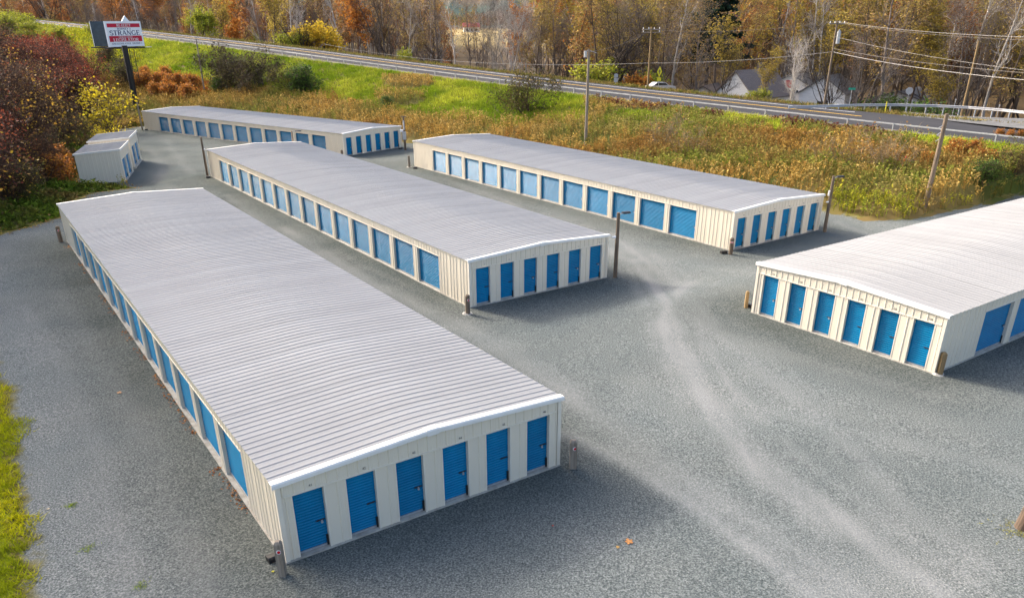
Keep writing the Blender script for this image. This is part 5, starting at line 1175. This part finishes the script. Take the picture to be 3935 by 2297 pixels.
# ------------------------------------------------------------------ billboard
def glyphs():
    """simple serif capitals in a unit box: strokes (x0,y0,x1,y1,width); heavy stems, thin hairlines, slab serifs"""
    T, t_ = .19, .085; G = {}
    def sf(x, y, w_=.17): return (x-w_, y, x+w_, y, .05)
    def stem(x): return [(x, 0, x, 1, T), sf(x, .025), sf(x, .975)]
    def arc(cx, cy, rx, ry, a0, a1, n=10, wmin=t_, wmax=T):
        out = []
        for k in range(n):
            a, b_ = math.radians(a0+(a1-a0)*k/n), math.radians(a0+(a1-a0)*(k+1)/n); m = (a+b_)/2; out.append((cx+rx*math.cos(a), cy+ry*math.sin(a), cx+rx*math.cos(b_), cy+ry*math.sin(b_), wmin+(wmax-wmin)*abs(math.cos(m))))
        return out
    G['I'] = (.42, stem(.2)); G['L'] = (.72, stem(.2)+[(.2,.03,.66,.03,t_),(.66,.0,.66,.22,.06)]); G['E'] = (.76, stem(.2)+[(.2,.03,.68,.03,t_),(.2,.97,.66,.97,t_),(.2,.52,.5,.52,t_),(.68,0,.68,.2,.06),(.66,1,.66,.8,.06),(.5,.4,.5,.64,.05)])
    G['T'] = (.80, [(.4,0,.4,1,T),sf(.4,.025),(.03,.97,.77,.97,t_),(.04,1,.04,.78,.06),(.76,1,.76,.78,.06)]); G['H'] = (.9, stem(.2)+stem(.72)+[(.2,.5,.72,.5,t_)]); G['-'] = (.4, [(.05,.36,.35,.36,.10)]); G['.'] = (.3, [(.1,.06,.22,.06,.13)]); G[' '] = (.35, [])
    G['D'] = (.88, stem(.2)+[(.2,.97,.45,.97,t_),(.2,.03,.45,.03,t_)]+arc(.42,.5,.36,.47,-90,90)); G['O'] = (.92, arc(.46,.5,.37,.47,0,360,18)); G['C'] = (.84, arc(.45,.5,.36,.47,50,310,14)+[(.69,.62,.69,.98,.05)]); G['G'] = (.9, arc(.45,.5,.36,.47,48,325,14)+[(.72,.04,.72,.44,.13),(.55,.44,.86,.44,.05),(.69,.66,.69,.98,.05)])
    G['R'] = (.86, stem(.2)+[(.2,.97,.45,.97,t_),(.2,.5,.45,.5,t_)]+arc(.43,.735,.24,.235,-90,90,8)+[(.42,.5,.74,.02,T),sf(.76,.025,.1)]); G['B'] = (.8, stem(.2)+arc(.42,.74,.22,.22,-90,90,8)+arc(.42,.26,.27,.24,-90,90,8)+[(.2,.97,.42,.97,t_),(.2,.5,.42,.5,t_),(.2,.03,.42,.03,t_)])
    G['A'] = (.92, [(.12,.02,.45,1,t_),(.45,1,.78,.02,T),sf(.12,.025,.12),sf(.78,.025,.14),(.24,.34,.64,.34,t_)]); G['V'] = (.9, [(.13,.98,.46,.0,T),(.46,0,.78,.98,t_),sf(.13,.975,.14),sf(.78,.975,.12)]); G['Y'] = (.88, [(.12,.98,.44,.45,T),(.44,.45,.76,.98,t_),(.44,0,.44,.48,T),sf(.44,.025),sf(.12,.975,.13),sf(.76,.975,.12)])
    G['N'] = (.94, [(.17,0,.17,.98,t_),(.17,.98,.74,.02,T),(.74,.02,.74,.98,t_),sf(.17,.025,.12),sf(.13,.975,.12),sf(.74,.975,.12)]); G['M'] = (1.05, [(.15,0,.15,.98,t_),(.15,.98,.5,.05,T),(.5,.05,.84,.98,t_),(.84,.98,.84,0,T),sf(.15,.025,.12),sf(.84,.025,.13),sf(.13,.975,.1),sf(.87,.975,.1)]); G['U'] = (.88, [(.18,.98,.18,.3,T),(.72,.98,.72,.3,t_),sf(.18,.975,.14),sf(.72,.975,.12)]+arc(.45,.32,.27,.29,180,360,8))
    G['S'] = (.68, arc(.33,.74,.23,.23,40,270,9)+arc(.35,.265,.25,.235,90,-140,9)+[(.53,.72,.53,.97,.05),(.12,.03,.12,.28,.05)]); G['J'] = (.56, [(.34,.98,.34,.2,T),sf(.34,.975)]+arc(.22,.2,.12,.17,180,360,6)); G['1'] = (.5, [(.25,0,.25,1,T),sf(.25,.025),(.25,.97,.1,.86,t_)]); G['5'] = (.6, [(.15,.97,.5,.97,.1),(.15,.97,.13,.55,t_)]+arc(.28,.3,.22,.28,120,-140,9))
    return G
GL = glyphs()
def text_mesh(txt, h, wid, z0=0.):
    """flat lettering, centred on x = 0, base line at z = 0, facing -y; squeezed to width wid"""
    L_ = sum(GL[c][0] for c in txt); sx = wid/L_; mb = MB(); x = -wid/2; kk = 0
    for c in txt:
        for x0, y0, x1, y1, w_ in GL[c][1]:
            X0, X1, Y0, Y1 = x+x0*sx, x+x1*sx, y0*h, y1*h; d = Vector((X1-X0, Y1-Y0)); l_ = d.length
            if l_ < 1e-6: continue
            d /= l_; ang = abs(d.x); wv = w_*(sx*(1-ang)+h*ang)*.5; n_ = Vector((-d.y, d.x))*wv; e = d*(w_*.1*h); kk += 1; yo = -.0002*(kk % 7)
            mb.add([(X0-e.x+n_.x, yo, Y0-e.y+n_.y), (X0-e.x-n_.x, yo, Y0-e.y-n_.y), (X1+e.x-n_.x, yo, Y1+e.y-n_.y), (X1+e.x+n_.x, yo, Y1+e.y+n_.y)], [(0, 1, 2, 3)])
        x += GL[c][0]*sx
    return mb
MT['bbw'] = mat('billboard_white', (.84,.87,.89), None, rough=.5); MT['bbr'] = mat('billboard_red', (.52,.004,.035), None, rough=.5); MT['bbn'] = mat('billboard_navy', (.015,.02,.12), None, rough=.5); MT['bbt'] = mat('billboard_white_letters', (.75,.72,.72), None, rough=.5); MT['bbd'] = mat('dark_teal_panel', (.03,.055,.075), (.02,.035,.05), 2, .6); MT['bbk'] = mat('black_steel', (.006,.006,.007), None, rough=.5)
pb = hit(531, 441); bbh_top = pole_h(pb[0], pb[1], pb[2], 82); bbh_bot = pole_h(pb[0], pb[1], pb[2], 184)
fh = bbh_top-bbh_bot; bb = thing('billboard', 'tall billboard on a black post with red, white and navy lettering, above the farthest building', 'billboard', pb)
MB().tube((0, 0, -.8), (0, 0, bbh_bot+.3), .46, .42, 18).build('post', MT['bbk'], bb)
dB = float(np.linalg.norm((pb-CAM)@CF)); 
# front face: left and right ends from the photograph, right end a little farther away
dl = (pb-CAM)@CF
def at_d(u, v, d_): r_ = ray(u, v); return CAM+r_*(d_/(r_@CF))
fl = at_d(411, 131, dl-2.2)-pb; fr_ = at_d(547.5, 131, dl+3.6)-pb
fd = np.array([fr_[0]-fl[0], fr_[1]-fl[1]]); fw = float(np.linalg.norm(fd)); fa = math.atan2(fd[1], fd[0]); fc = (fl+fr_)/2
F0 = ob('front_panel', MB().box(-fw/2, fw/2, 0, .3, bbh_bot, bbh_top).mesh('front_panel', MT['bbw']), bb, (fc[0], fc[1], 0), fa)
def on_face(name, mb, m, z_): return ob(name, mb.mesh(name, m, fix=False), F0, (0, -.012, z_))
zz_ = lambda f_: bbh_bot+fh*f_
Wf = fw
ob('red_band', MB().box(-Wf*.46, Wf*.46, -.008, -.001, zz_(.76), zz_(.91)).mesh('red_band', MT['bbr']), F0); ob('red_band', MB().box(-Wf*.46, Wf*.46, -.008, -.001, zz_(.195), zz_(.425)).mesh('red_band', MT['bbr']), F0)
on_face('lettering', text_mesh('RE-ELECT', fh*.105, Wf*.40), MT['bbt'], zz_(.782)); on_face('lettering', text_mesh('RODNEY J.', fh*.075, Wf*.40), MT['bbn'], zz_(.665)); on_face('lettering', text_mesh('STRANGE', fh*.185, Wf*.85), MT['bbn'], zz_(.452))
on_face('lettering', text_mesh('CHEMUNG COUNTY', fh*.055, Wf*.40), MT['bbt'], zz_(.348)); on_face('lettering', text_mesh('LEGISLATOR', fh*.125, Wf*.72), MT['bbt'], zz_(.205)); on_face('lettering', text_mesh('LEGISLATIVE', fh*.062, Wf*.40), MT['bbn'], zz_(.09)).location.x = -Wf*.08; on_face('lettering', text_mesh('DISTRICT', fh*.062, Wf*.29), MT['bbn'], zz_(.09)).location.x = Wf*.30; on_face('lettering', text_mesh('15TH', fh*.062, Wf*.12), MT['bbn'], zz_(.09)).location.x = -Wf*.36
# rear panel: seen from its dark back, slanting away to the left
rl = at_d(354, 131, dl+2.0)-pb; rr_ = np.array([fr_[0]-1.2, fr_[1]+1.2, 0]); rd = np.array([rr_[0]-rl[0], rr_[1]-rl[1]]); rwid = float(np.linalg.norm(rd)); ra = math.atan2(rd[1], rd[0]); rc = (rl+rr_)/2
RB = ob('rear_panel', MB().box(-rwid/2, rwid/2, .1, .2, bbh_bot, bbh_top).mesh('rear_panel', MT['bbd']), bb, (rc[0], rc[1], 0), ra)
for k in range(8):
    z0_ = bbh_bot+fh*k/8; MB().prism([(.098, .03), (.02, .03), (.075, fh/8-.02), (.098, fh/8-.02)], (-rwid/2+.05, 0, z0_), (rwid/2-.05, 0, z0_), (0, 1, 0), (0, 0, 1)).build('slat', MT['bbd'], RB)
MB().box(-rwid/2-.08, -rwid/2, 0, .25, bbh_bot, bbh_top).build('edge_trim', MT['bbw'], RB)
for fx in (-.3, .3): MB().box(Wf*fx-.15, Wf*fx+.15, .31, .55, bbh_bot-.2, bbh_top-.3).build('upright', MT['bbk'], F0)
MB().box(-Wf/2-.1, Wf*.42, .32, 1.1, bbh_bot-.28, bbh_bot-.06).build('catwalk', MT['bbk'], F0); MB().box(-Wf*.35, Wf*.44, -.5, .0, bbh_bot-.3, bbh_bot-.1).build('catwalk', MT['bbk'], F0)
MB().box(Wf*.43, Wf*.62, -.7, -.3, bbh_bot-.2, bbh_bot-.1).build('service_platform', MT['galv'], F0); MB().box(-rwid/2-.6, rwid/2-2, -.7, .0, bbh_bot-.24, bbh_bot-.08).build('catwalk', MT['bbk'], RB)
MB().prism([(-.75, 0), (.75, 0), (0, .8)], (Wf*.09, .05, bbh_top), (Wf*.09, .2, bbh_top), (1, 0, 0), (0, 0, 1)).build('top_plate', MT['bbw'], F0)
for a_, b_ in (((.9, -.5, bbh_bot-.2), (.45, -.4, .6)), ((1.5, -.3, bbh_bot-.2), (1.45, -.3, bbh_bot-5))): MB().path([a_, b_], .05).build('cable', MT['bbk'], bb)
